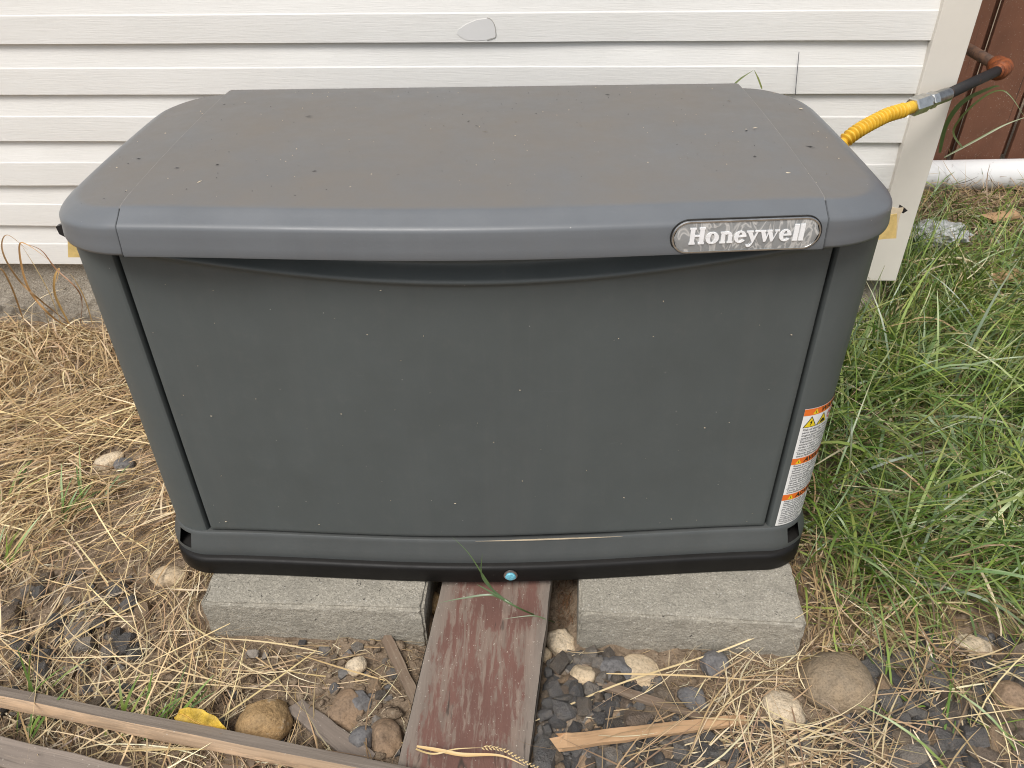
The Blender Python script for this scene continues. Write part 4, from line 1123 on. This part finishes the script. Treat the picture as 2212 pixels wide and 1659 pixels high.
cr = bpy.data.objects.new('soil_crumbs', me); COL.objects.link(cr); cr.parent = ground; kind(cr, 'stuff')

# ------------------------------------------------------------------ grass and straw strands
def strands(name, root, az, elev, length, width, curl, colr, mat, n=6, side=None, tipcol=None, check=True, pin=None, label=None, kindv='stuff', floor=True, jit=0.0, zig=None):
    N = len(az); t = np.linspace(0, 1, n+1)
    side = np.zeros(N) if side is None else side
    P = np.zeros((N, n+1, 3)); P[:, 0] = root
    e = elev.copy(); a = az.copy()
    for k in range(1, n+1):
        st = length/n
        P[:, k, 0] = P[:, k-1, 0]+np.cos(a)*np.cos(e)*st; P[:, k, 1] = P[:, k-1, 1]+np.sin(a)*np.cos(e)*st; P[:, k, 2] = P[:, k-1, 2]+np.sin(e)*st
        if floor:
            hh_ = height(P[:, k, 0], P[:, k, 1], False)+.004
            low = P[:, k, 2] < hh_; P[:, k, 2] = np.where(low, hh_+rng.uniform(0, .01, N), P[:, k, 2]); e = np.where(low, rng.uniform(-.05, .15, N), e)
        e = e-curl/n; a = a+side/n
        if zig is not None and k == zig[1]: e = np.where(zig[0], e-rng.uniform(.8, 1.8, N), e)
    ok = np.ones(N, bool)
    if check:
        for k in range(n+1):
            x, y, z = P[:, k, 0], P[:, k, 1], P[:, k, 2]
            ok &= ~(in_gen(x, y, .006) & (z > -.034)); ok &= ~(in_block(x, y, .004) & (z < -.0305))
            ok &= ~((x < WALL_X1+.01) & (y > WALL_Y-.022))
            ok &= ~(in_plank(x, y, .002) & (z < -.055) & (y < .2))
            ok &= ~(np.hypot(x-CAM[0], y-CAM[1]) < .42)
    for (sx_, sy_, sr_) in NAMED:
        hit = np.zeros(N, bool)
        for k in range(n+1): hit |= (np.hypot(P[:, k, 0]-sx_, P[:, k, 1]-sy_) < sr_*.9)
        ok &= ~(hit & (rng.uniform(0, 1, N) < .85))
    P = P[ok]; N = len(P); width = width[ok]; colr = colr[ok]
    T = np.gradient(P, axis=1); T /= np.linalg.norm(T, axis=2, keepdims=True)+1e-9
    tw = rng.uniform(-.9, .9, N)[:, None]*np.ones(n+1)+rng.uniform(-.8, .8, N)[:, None]*t
    upv = np.zeros_like(P); upv[..., 2] = 1
    B = np.cross(T, upv); bl = np.linalg.norm(B, axis=2, keepdims=True); B = np.where(bl > .05, B/(bl+1e-9), np.array([1., 0, 0]))
    Nn = np.cross(B, T)
    D = B*np.cos(tw)[..., None]+Nn*np.sin(tw)[..., None]
    prof_ = np.clip(np.minimum(.55+t*2.5, 1)*np.clip((1.04-t)*2.2, 0, 1)**.75, .06, 1)
    Wd = width[:, None]*prof_[None]*.5
    Lf = P-D*Wd[..., None]; Rt = P+D*Wd[..., None]
    Vv = np.stack([Lf, Rt], 2).reshape(-1, 3)
    base_ = (np.arange(N)*(2*(n+1)))[:, None]+(np.arange(n)*2)[None]
    Q = np.stack([base_, base_+1, base_+3, base_+2], -1).reshape(-1, 4)
    me = bpy.data.meshes.new(name); me.vertices.add(len(Vv)); me.vertices.foreach_set('co', Vv.ravel())
    me.loops.add(Q.size); me.loops.foreach_set('vertex_index', Q.ravel().astype(np.int32))
    me.polygons.add(len(Q)); me.polygons.foreach_set('loop_start', np.arange(0, Q.size, 4, dtype=np.int32))
    me.polygons.foreach_set('use_smooth', np.ones(len(Q), bool)); me.update(calc_edges=True)
    c_ = colr[:, None, :]*np.ones((1, n+1, 1))
    if tipcol is not None:
        amt = (np.clip((t-.55)/.45, 0, 1)**1.5)[None, :, None]*rng.uniform(0, 1, N)[:, None, None]; c_ = c_*(1-amt)+np.array(tipcol)[None, None]*amt
    c_ = np.repeat(c_[:, :, None, :], 2, 2).reshape(-1, 3)
    ca = me.color_attributes.new('Col', 'FLOAT_COLOR', 'POINT')
    ca.data.foreach_set('color', np.concatenate([c_, np.ones((len(c_), 1))], 1).ravel())
    me.materials.append(mat)
    o = bpy.data.objects.new(name, me); COL.objects.link(o)
    if kindv: o['kind'] = kindv
    if label: o['label'] = label
    return o
def pick(cols, N, var=.18):
    c_ = np.array(cols)[rng.integers(0, len(cols), N)]; return c_*(1+rng.uniform(-var, var, (N, 1)))*(1+rng.uniform(-.05, .05, (N, 3)))
AZF = lambda a, b: 2.2*PI*vnoise(np.asarray(a)*2.6, np.asarray(b)*2.6, 31)
STRAW = [(.64, .50, .285), (.72, .59, .37), (.52, .375, .21), (.60, .465, .29), (.40, .28, .16), (.46, .325, .19), (.78, .67, .46), (.28, .19, .115)]
GREEN = [(.20, .31, .045), (.26, .37, .065), (.14, .245, .045), (.17, .275, .085), (.34, .43, .10), (.10, .175, .04), (.22, .31, .13), (.17, .285, .045)]
def scatter(N, x0, x1, y0, y1, dens=None):
    x = rng.uniform(x0, x1, N*3); y = rng.uniform(y0, y1, N*3)
    ok = ~((x < WALL_X1+.02) & (y > WALL_Y-.02)) & ~in_gen(x, y, -.05)
    if dens is not None: ok &= rng.uniform(0, 1, len(x)) < dens(x, y)
    x, y = x[ok][:N], y[ok][:N]; return x, y
def rootz(x, y, lift): return np.stack([x, y, height(x, y)+lift], -1)
def left_d(x, y):
    bare = np.exp(-(((x+.72)/.10)**2+((y-.32)/.09)**2))*.75+np.exp(-(((x+.80)/.16)**2+((y+.02)/.10)**2))*.45
    return np.clip((.10+1.25*vnoise(x*5, y*5, 5))*(1-bare), 0, 1)*np.where(y < -.10, .62, 1)*np.where((y < -.10) & (x > -.58), .30, 1)*np.where((y < -.09) & (y > -.30) & (x > -.42), .35, 1)
# left: flattened straw
x, y = scatter(8200, -1.75, -.30, -.50, .88, lambda a, b: left_d(a, b)*np.where((a > -.53) & (b > -.1), 0, 1))
N = len(x)
kind(strands('straw', rootz(x, y, 0)+np.stack([0*x, 0*x, rng.uniform(0, .035, N)*np.where(y < -.1, .4, 1)], -1), AZF(x, y)+rng.normal(0, .55, N)+PI*rng.integers(0, 2, N), rng.normal(.06, .16, N), rng.uniform(.04, .19, N), rng.uniform(.0011, .0030, N), rng.normal(.1, .35, N), pick(STRAW, N)*np.where((y > .05)[:, None], np.array([1.0, .95, .85]), np.array([1., 1., 1.])), M['straw'], 5, rng.normal(0, .5, N)), 'stuff')
x, y = scatter(11000, -1.75, -.28, -.50, .88, lambda a, b: np.clip(left_d(a, b)+.15, 0, 1)); N = len(x)     # short broken bits
strands('straw_litter', rootz(x, y, .002)+np.stack([0*x, 0*x, rng.uniform(0, .016, N)], -1), rng.uniform(0, 2*PI, N), rng.normal(0, .15, N), rng.uniform(.015, .07, N), rng.uniform(.0009, .0022, N), rng.normal(0, .5, N), pick(STRAW[2:], N)*.9, M['straw'], 3, rng.normal(0, .8, N))
x, y = scatter(400, -1.6, -.12, -.48, .5, lambda a, b: np.where((a > -.55) & (b > -.10), 0, .9)); N = len(x)      # long pale stalks on top
strands('straw', rootz(x, y, .015)+np.stack([0*x, 0*x, rng.uniform(0, .03, N)], -1), rng.normal(.1, .9, N)+PI*rng.integers(0, 2, N), rng.normal(.05, .10, N), rng.uniform(.14, .36, N), rng.uniform(.0018, .0034, N), rng.normal(.08, .15, N), pick([(.74, .58, .31), (.80, .65, .38), (.68, .50, .25)], N), M['straw'], 6, rng.normal(0, .2, N))
# upright curly dead blades on the left
x, y = scatter(900, -1.7, -.62, -.05, .86, left_d); N = len(x)
strands('dead_grass', rootz(x, y, 0), rng.uniform(0, 2*PI, N), rng.uniform(.3, 1.2, N), rng.uniform(.06, .17, N), rng.uniform(.002, .0045, N), rng.uniform(.8, 2.6, N), pick(STRAW[2:6], N), M['straw'], 7, rng.normal(0, .7, N))
x, y = scatter(1100, -1.7, -.66, .55, .85, lambda a, b: sstep(.5, .8, b)); N = len(x)
strands('dead_grass', rootz(x, y, 0), rng.uniform(0, 2*PI, N), rng.uniform(.3, 1.2, N), rng.uniform(.05, .13, N), rng.uniform(.002, .0042, N), rng.uniform(.8, 2.2, N), pick(STRAW[1:6], N), M['straw'], 6, rng.normal(0, .7, N))
x, y = scatter(150, -1.6, -.70, .58, .85); N = len(x)       # taller dry weeds by the foundation
strands('dead_grass', rootz(x, y, 0), rng.uniform(0, 2*PI, N), rng.uniform(.8, 1.45, N), rng.uniform(.12, .24, N), rng.uniform(.0016, .0040, N), rng.uniform(.4, 2.4, N), pick(STRAW[1:6], N), M['straw'], 8, rng.normal(0, .6, N))
# sparse green shoots on the left
for (u, v, k_) in [(335, 1400//1, 0), (185, 1050, 9), (140, 1130, 10), (195, 1100, 8), (60, 1590, 7), (70, 1530, 6), (350, 1590, 7), (300, 1600, 6), (15, 1225, 6), (20, 1080, 6), (240, 1590, 5)]:
    if not k_: continue
    g_ = on_ground(u, v); N = k_
    strands('green_shoots', np.array([[g_.x, g_.y, g_.z]])+rng.normal(0, .012, (N, 3))*[1, 1, 0], rng.uniform(.2, 2.2, N), rng.uniform(.5, 1.2, N), rng.uniform(.07, .14, N), rng.uniform(.003, .0055, N), rng.uniform(.2, 1.2, N), pick(GREEN, N), M['grass'], 6, check=True)
# front: thin straw over dirt, left and right of the plank
x, y = scatter(480, -.62, -.08, -.48, -.08); N = len(x)
strands('straw', rootz(x, y, .004)+np.stack([0*x, 0*x, rng.uniform(0, .012, N)], -1), rng.normal(-.2, .9, N)+PI*rng.integers(0, 2, N), rng.normal(.03, .10, N), rng.uniform(.06, .24, N), rng.uniform(.0012, .0028, N), rng.normal(.05, .2, N), pick(STRAW, N), M['straw'], 5, rng.normal(0, .35, N))
x, y = scatter(1700, -.62, -.05, -.48, -.08); N = len(x)
strands('straw_litter', rootz(x, y, .002), rng.uniform(0, 2*PI, N), rng.normal(.03, .15, N), rng.uniform(.010, .045, N), rng.uniform(.0007, .0016, N), rng.normal(0, .6, N), pick(STRAW[2:], N)*.8, M['straw'], 3, rng.normal(0, .9, N))
dR = lambda a, b: np.clip(.22+.78*sstep(.30, .50, a)-.80*sstep(.56, .70, a)*sstep(-.10, -.17, b), 0, 1)*np.clip(.4+1.1*vnoise(a*7, b*7, 9), 0, 1)
x, y = scatter(1000, .17, 1.15, -.46, -.10, dR); N = len(x)
strands('straw', rootz(x, y, .012)+np.stack([0*x, 0*x, rng.uniform(0, .03, N)], -1), rng.normal(.5, .8, N)+PI*rng.integers(0, 2, N), rng.normal(.03, .12, N), rng.uniform(.05, .24, N), rng.uniform(.0012, .0030, N), rng.normal(.05, .25, N), pick(STRAW, N), M['straw'], 5, rng.normal(0, .4, N))
x, y = scatter(3600, .17, 1.15, -.46, -.08, lambda a, b: dR(a, b)*np.where((b > -.2) & (a < .65), 1.2, .7)); N = len(x)
strands('straw_litter', rootz(x, y, .003)+np.stack([0*x, 0*x, rng.uniform(0, .012, N)], -1), rng.uniform(0, 2*PI, N), rng.normal(.03, .2, N), rng.uniform(.012, .06, N), rng.uniform(.0008, .0018, N), rng.normal(0, .6, N), pick(STRAW[2:], N)*.85, M['straw'], 3, rng.normal(0, .9, N))
# dead roots in the gap beside the right block
g_ = on_ground(1215, 1320); N = 260
strands('root_tangle', np.array([[g_.x, g_.y, g_.z]])+rng.normal(0, 1, (N, 3))*[.016, .055, .004], rng.uniform(0, 2*PI, N), rng.uniform(0, 1.0, N), rng.uniform(.02, .06, N), rng.uniform(.0006, .0013, N), rng.uniform(.5, 3, N), pick([(.22, .12, .06), (.16, .09, .05)], N), M['straw'], 6, rng.normal(0, 2.5, N))

# right: green grass over a dry thatch
def right_d(a, b):
    edge = sstep(-.10+.10*fbm(a, 0*a, 5, 2, 77)*2, .12, b)
    return np.clip(edge*(.5+.9*vnoise(a*5, b*5, 13)), 0, 1)*sstep(.60, .70, a)
def thatch_d(a, b):
    return np.clip(sstep(-.30, -.02, b)*(.45+.8*vnoise(a*6, b*6, 17)), 0, 1)*sstep(.57, .62, a)
x, y = scatter(900, .575, .92, -.16, .16); N = len(x)            # dead grass against the block end
strands('dry_thatch', rootz(x, y, 0)+np.stack([0*x, 0*x, rng.uniform(0, .03, N)], -1), rng.uniform(0, 2*PI, N), rng.normal(.25, .3, N), rng.uniform(.04, .16, N), rng.uniform(.0012, .0034, N), rng.normal(.6, .8, N), pick([(.38, .26, .135), (.46, .33, .17), (.24, .16, .085), (.55, .42, .24), (.17, .115, .065), (.20, .24, .06)], N), M['straw'], 5, rng.normal(0, .9, N))
x, y = scatter(5200, .56, 2.35, -.30, 2.15, thatch_d); N = len(x)
strands('dry_thatch', rootz(x, y, 0)+np.stack([0*x, 0*x, rng.uniform(0, .04, N)], -1), rng.uniform(0, 2*PI, N), rng.normal(.2, .25, N), rng.uniform(.05, .22, N), rng.uniform(.0014, .0036, N), rng.normal(.4, .6, N), pick([(.38, .26, .135), (.46, .33, .17), (.26, .17, .09), (.55, .42, .24), (.20, .14, .08), (.30, .24, .10)], N), M['straw'], 5, rng.normal(0, .7, N))
def tufts(NT_, per, x0, x1, y0, y1, dens, spread=.028):
    cx_, cy_ = scatter(NT_, x0, x1, y0, y1, dens); k = rng.integers(per[0], per[1], len(cx_)); ii = np.repeat(np.arange(len(cx_)), k)
    dx, dy = rng.normal(0, spread, len(ii)), rng.normal(0, spread, len(ii)); lean = AZF(cx_, cy_)+rng.normal(0, .5, len(cx_)); tone = rng.uniform(.72, 1.3, len(cx_))
    return cx_[ii]+dx, cy_[ii]+dy, np.where(rng.uniform(0, 1, len(ii)) < .7, lean[ii]+rng.normal(0, .6, len(ii)), rng.uniform(0, 2*PI, len(ii))), tone[ii]
x, y, az_, tone = tufts(400, (12, 30), .60, 2.0, -.12, 1.25, right_d); N = len(x)
strands('green_grass', rootz(x, y, 0), az_, rng.uniform(.55, 1.45, N), rng.uniform(.13, .33, N)*np.where(y < .05, .75, 1), rng.uniform(.0014, .0046, N), rng.uniform(.2, 1.9, N), pick(GREEN, N, .32)*tone[:, None], M['grass'], 8, rng.normal(0, .4, N), tipcol=(.50, .40, .17))
x, y = scatter(2000, .60, 1.9, -.14, 1.2, right_d); N = len(x)       # fine blades
strands('green_grass', rootz(x, y, .01), rng.uniform(0, 2*PI, N), rng.uniform(.1, 1.2, N), rng.uniform(.08, .24, N), rng.uniform(.0012, .0028, N), rng.normal(.2, .6, N), pick(GREEN[:5]+[(.36, .34, .13), (.45, .36, .18)], N, .25), M['grass'], 5, rng.normal(0, .3, N))
x, y = scatter(700, .62, 1.6, -.06, .75, right_d); N = len(x)       # long coarse blades
strands('green_grass', rootz(x, y, .02), rng.uniform(0, 2*PI, N), rng.uniform(.6, 1.35, N), rng.uniform(.22, .40, N), rng.uniform(.0035, .0070, N), rng.uniform(.5, 1.8, N), pick(GREEN[2:5]+[(.13, .20, .09)], N, .2), M['grass'], 9, rng.normal(0, .35, N), tipcol=(.45, .36, .15), zig=(rng.uniform(0, 1, N) < .12, 5))
x, y = scatter(950, .60, 1.8, -.16, 1.2, right_d); N = len(x)       # withered blades among the green
strands('withered_blades', rootz(x, y, .02), rng.uniform(0, 2*PI, N), rng.uniform(.3, 1.2, N), rng.uniform(.12, .30, N), rng.uniform(.0018, .0055, N), rng.uniform(.8, 3.0, N), pick([(.60, .47, .27), (.52, .36, .20), (.66, .55, .36)], N), M['straw'], 9, rng.normal(0, .8, N))
x, y = scatter(2200, .95, 2.45, 1.0, 1.95, lambda a, b: np.clip(.35+.8*vnoise(a*4, b*4, 19), 0, 1)*sstep(2.3, 1.3, b)); N = len(x)
strands('green_grass', rootz(x, y, 0), rng.uniform(0, 2*PI, N), rng.uniform(.3, 1.3, N), rng.uniform(.07, .17, N), rng.uniform(.003, .006, N), rng.uniform(.2, 2.0, N), pick(GREEN, N, .25), M['grass'], 6, rng.normal(0, .5, N), tipcol=(.42, .33, .13))
x, y = scatter(2600, .95, 2.45, 1.2, 2.02); N = len(x)
strands('dry_thatch', rootz(x, y, .01), rng.uniform(0, 2*PI, N), rng.normal(.10, .2, N), rng.uniform(.06, .20, N), rng.uniform(.0022, .0045, N), rng.normal(.4, .6, N), pick([(.38, .27, .17), (.46, .34, .22), (.26, .18, .11), (.55, .45, .30)], N), M['straw'], 5, rng.normal(0, .7, N))
x, y = scatter(700, .72, 1.05, .56, .86); N = len(x)        # tuft at the foot of the corner post
strands('green_grass', rootz(x, y, 0), rng.uniform(0, 2*PI, N), rng.uniform(.8, 1.45, N), rng.uniform(.12, .24, N), rng.uniform(.003, .006, N), rng.uniform(.2, 1.2, N), pick(GREEN, N, .25), M['grass'], 7, rng.normal(0, .5, N), tipcol=(.42, .33, .13))
# thin weedy stems over the gravel at the lower right
x, y = scatter(170, .62, 1.25, -.36, -.05); N = len(x)
strands('green_stems', rootz(x, y, 0), rng.normal(2.2, .8, N), rng.uniform(.2, .9, N), rng.uniform(.10, .28, N), rng.uniform(.0016, .0045, N), rng.uniform(.3, 1.6, N), pick(GREEN[:6]+STRAW[:3], N), M['grass'], 7, rng.normal(0, .5, N), tipcol=(.5, .38, .18))

# ------------------------------------------------------------------ single stalks and leaves
def blade_px(pts, w, col, name='blade', mat='grass', parent=None, org_=Vector((0, 0, 0)), n=8):
    ps = bez([Vector(p) for p in pts], n); V = []; Fc = []
    for i, p in enumerate(ps):
        t = (ps[min(i+1, len(ps)-1)]-ps[max(i-1, 0)]).normalized(); s_ = i/(len(ps)-1)
        v = (Vector(CAM)-p).normalized(); b = t.cross(v+Vector((.3*math.sin(i*.2), 0, .3))).normalized()
        ww = w*.5*min(1, .5+s_*3)*max(.05, min(1, (1.03-s_)*2.0))
        c_ = p-org_; nr = t.cross(b).normalized()
        V += [c_-b*ww, c_+nr*ww*.25, c_+b*ww]
    Fc = grid_faces(len(ps), 3)
    o = mk(name, V, Fc, M[mat], parent, True)
    ca = o.data.color_attributes.new('Col', 'FLOAT_COLOR', 'POINT'); ca.data.foreach_set('color', (list(col)+[1.0])*len(V))
    return o
def multi(name, label, cat, root, blades):
    e = empty(name, root); tag(e, label, cat)
    for pts, w, col, mat, nm in blades: blade_px(pts, w, col, nm, mat, e, Vector(root))
    return e
rt = on_ground(1200, 1345); g1 = (.10, .165, .05)
P = lambda u, v, Y: at_y(u, v, Y)
multi('grass_sprout', 'thin green grass sprout leaning over the middle of the black base', 'grass', rt, [
    ([rt, P(1130, 1318, -.13), P(1075, 1285, -.125), P(1045, 1245, -.12), P(1012, 1195, -.11), P(977, 1160, -.10)], .0032, g1, 'grass', 'blade'),
    ([P(1100, 1303, -.13), P(1060, 1270, -.125), P(1040, 1240, -.12), P(1042, 1195, -.115)], .0036, (.09, .15, .05), 'grass', 'blade'),
    ([P(1095, 1300, -.13), P(1060, 1285, -.13), P(1000, 1292, -.13), P(950, 1302, -.13)], .0036, (.12, .18, .07), 'grass', 'blade'),
    ([P(1110, 1308, -.13), P(1080, 1290, -.13), P(1030, 1262, -.125)], .005, (.11, .18, .06), 'grass', 'blade'),
    ([P(1180, 1338, -.135), P(1150, 1330, -.135), P(1088, 1337, -.14)], .0022, (.10, .15, .05), 'grass', 'blade')])
rt = on_ground(870, 1618)
ear_a = at_z(1040, 1615, -.070); ear_b = at_z(1158, 1652, -.072)
es = multi('seed_stalk', 'dry yellow grass stalk with a seed head lying across the red plank', 'grass stalk', rt, [
    ([rt+Vector((0, 0, .02)), at_z(930, 1628, -.072), at_z(985, 1618, -.068), ear_a], .0026, (.62, .46, .22), 'straw', 'stem'),
    ([at_z(900, 1612, -.072), at_z(955, 1622, -.068), at_z(1000, 1630, -.068), at_z(1080, 1632, -.070), at_z(1135, 1655, -.074)], .0055, (.62, .42, .18), 'straw', 'leaf')])
V = []; Fc = []
for k in range(30):
    t = k/29; p = ear_a.lerp(ear_b, t)+Vector((0, .004*math.sin(t*5), .002+.003*math.sin(t*4)))-rt
    a = math.atan2(ear_b.y-ear_a.y, ear_b.x-ear_a.x)+(.5 if k % 2 else -.5)
    dirv = Vector((math.cos(a), math.sin(a), random.uniform(-.1, .4))).normalized(); b = dirv.cross(Vector((0, 0, 1))).normalized(); nn_ = b.cross(dirv)
    o_ = len(V); l = .0085*(1-.4*t); w = .0016
    V += [p, p+dirv*l*.4+b*w, p+dirv*l*.4+nn_*w, p+dirv*l*.4-b*w, p+dirv*l*.4-nn_*w, p+dirv*l]
    for i, j in ((1, 2), (2, 3), (3, 4), (4, 1)): Fc += [(o_, o_+i, o_+j), (o_+5, o_+j, o_+i)]
h_ = mk('seed_head', V, Fc, M['straw'], es, False)
ca = h_.data.color_attributes.new('Col', 'FLOAT_COLOR', 'POINT'); ca.data.foreach_set('color', [.66, .50, .26, 1.0]*len(V))
# arching dead stalks by the foundation at the left edge
rt = on_ground(170, 715); br = (.40, .25, .12)
multi('dead_stalk', 'tall arching brown dead stalks in front of the foundation at left', 'grass stalk', rt, [
    ([rt, P(95, 655, .60), P(45, 610, .58), P(12, 560, .56), P(4, 525, .56), P(18, 508, .56), P(60, 540, .56)], .0040, br, 'straw', 'blade'),
    ([rt, P(120, 690, .60), P(72, 640, .58), P(50, 590, .57), P(42, 530, .56), P(62, 530, .55), P(110, 565, .54)], .0050, (.50, .29, .12), 'straw', 'blade'),
    ([rt, P(175, 640, .62), P(120, 580, .62), P(88, 540, .62), P(44, 524, .61)], .0034, (.36, .20, .11), 'straw', 'blade'),
    ([P(150, 700, .64), P(120, 640, .64), P(118, 600, .64), P(128, 580, .64), P(122, 610, .63)], .0055, (.56, .36, .14), 'straw', 'blade'),
    ([P(50, 690, .60), P(25, 620, .58), P(0, 580, .57), P(-20, 610, .56)], .0040, (.44, .27, .12), 'straw', 'blade'),
    ([P(200, 700, .64), P(185, 650, .64), P(165, 610, .64), P(150, 590, .64)], .0030, (.55, .38, .18), 'straw', 'blade'),
    ([P(140, 720, .66), P(110, 640, .66), P(75, 575, .66), P(40, 520, .66)], .0024, (.62, .48, .26), 'straw', 'blade')])
# folded blade peeping over the back of the lid
rt = at_y(1590, 182, .62); rt.z -= .04
multi('folded_blade', 'folded green grass blade poking up behind the lid', 'grass blade', rt, [
    ([at_y(1578, 190, .62), at_y(1600, 170, .62), at_y(1628, 151.5, .62)], .0035, (.16, .20, .05), 'grass', 'blade'),
    ([at_y(1646, 192, .62), at_y(1638, 170, .62), at_y(1629, 151, .62)], .0035, (.24, .27, .07), 'grass', 'blade')])
# blades hanging by the elbow fitting
rt = at_y(2036, 345, 1.25)
multi('tall_blade', 'tall green grass blades rising beside the rusty elbow fitting', 'grass blade', rt, [
    ([at_y(2030, 330, 1.25), at_y(2044, 270, 1.22), at_y(2080, 220, 1.18), at_y(2140, 190, 1.12), at_y(2160, 186, 1.1)], .012, (.12, .18, .06), 'grass', 'blade'),
    ([at_y(2080, 320, 1.3), at_y(2060, 280, 1.3), at_y(2110, 220, 1.25), at_y(2168, 196, 1.2), at_y(2212, 250, 1.15)], .006, (.17, .22, .07), 'grass', 'blade'),
    ([at_y(2040, 340, 1.3), at_y(2110, 302, 1.3), at_y(2170, 270, 1.3), at_y(2230, 248, 1.3)], .006, (.22, .26, .09), 'grass', 'blade')])
# long loose straws in front of the right block
Lg = [(.66, .52, .28), (.70, .57, .34), (.60, .44, .22)]
for k, (pp, lab_) in enumerate([
      ([(1150, 1560, .02), (1330, 1480, .03), (1560, 1405, .035), (1700, 1345, .08), (1760, 1310, .12)], 'long pale straw rising across the right block face'),
      ([(1560, 1420, .03), (1590, 1540, .03), (1640, 1659, .03)], 'long pale straw lying down the dirt right of the splinters'),
      ([(1310, 1455, .045), (1500, 1460, .03), (1740, 1478, .03)], 'long pale straw lying level below the right block')]):
    pts = [at_z(u, v, hz(*on_ground(u, v).xy)+l) for u, v, l in pp]
    o = blade_px([p-pts[0] for p in pts], .0030, Lg[k], 'long_straw', 'straw'); o.location = pts[0]; tag(o, lab_, 'straw')

# yellow leaf, crumpled plastic, cardboard scraps
lp = at_z(437, 1560, -.078); V = []; Fc = []; NL, NWL = 18, 6
for i in range(NL+1):
    t = i/NL; w = .024*(math.sin(PI*min(max(t*.93+.05, 0), 1))**.55)
    for j in range(NWL+1):
        s_ = 2*j/NWL-1; wv = .0025*math.sin(t*21+s_*2)
        V.append(((t-.5)*.098+.003*s_, s_*w*.62, .006*abs(s_)+wv*abs(s_)+.006*math.sin(t*3)))
leaf = mk('fallen_leaf', V, grid_faces(NL+1, NWL+1), M['leaf'], None, True); leaf.location = lp; leaf.rotation_euler = (.75, 0.12, -.26); leaf.scale = (.92, 1.5, 1)
so_ = leaf.modifiers.new('thickness', 'SOLIDIFY'); so_.thickness = .0007
tube('leaf_rib', [(-.049+.098*k/10, .001*math.sin(k), .0015+.006*math.sin(k/10*3)) for k in range(11)], [.0009]*8+[.0006, .0004, .0002], M['straw_rib'], leaf, 6)
tag(leaf, 'bright yellow fallen leaf behind the pale lath', 'leaf')
def crumple(name, p, size, mat, label, cat, seed, amp=.35):
    bm = bmesh.new(); bmesh.ops.create_icosphere(bm, subdivisions=4, radius=.5)
    for v in bm.verts:
        q = v.co.normalized(); k_ = 1+amp*(abs(mnoise.noise(q*3.2+Vector((seed, 0, 0))))*2-.5)+.12*mnoise.noise(q*9+Vector((0, seed, 0)))
        v.co = Vector((q.x*size[0]*.5*k_, q.y*size[1]*.5*k_, q.z*size[2]*.5*k_))
    me = bpy.data.meshes.new(name); bm.to_mesh(me); bm.free(); me.materials.append(mat)
    o = bpy.data.objects.new(name, me); COL.objects.link(o); o.location = p; return tag(o, label, cat)
cp = on_ground(2040, 505); cp2 = at_z(2025, 505, hz(cp.x, cp.y)+.07)
crumple('crumpled_plastic', cp2, (.17, .10, .075), M['crinkle'], 'crumpled clear plastic lying in the grass past the house corner', 'plastic', 3)
for (u, v, w_, lab_, sd_) in [(2165, 470, .10, 'tan bark scrap in the grass below the white drain pipe', 5), (2180, 600, .085, 'tan wood flake at the right edge among green grass', 6)]:
    g_ = on_ground(u, v); q = at_z(u, v, hz(g_.x, g_.y)+.05)
    timber('wood_scrap', q-Vector((w_*.5, .01, 0)), q+Vector((w_*.5, .02, .006)), .05, .012, M['freshwood'], lab_, 'wood scrap', seed=sd_, rag=.03)
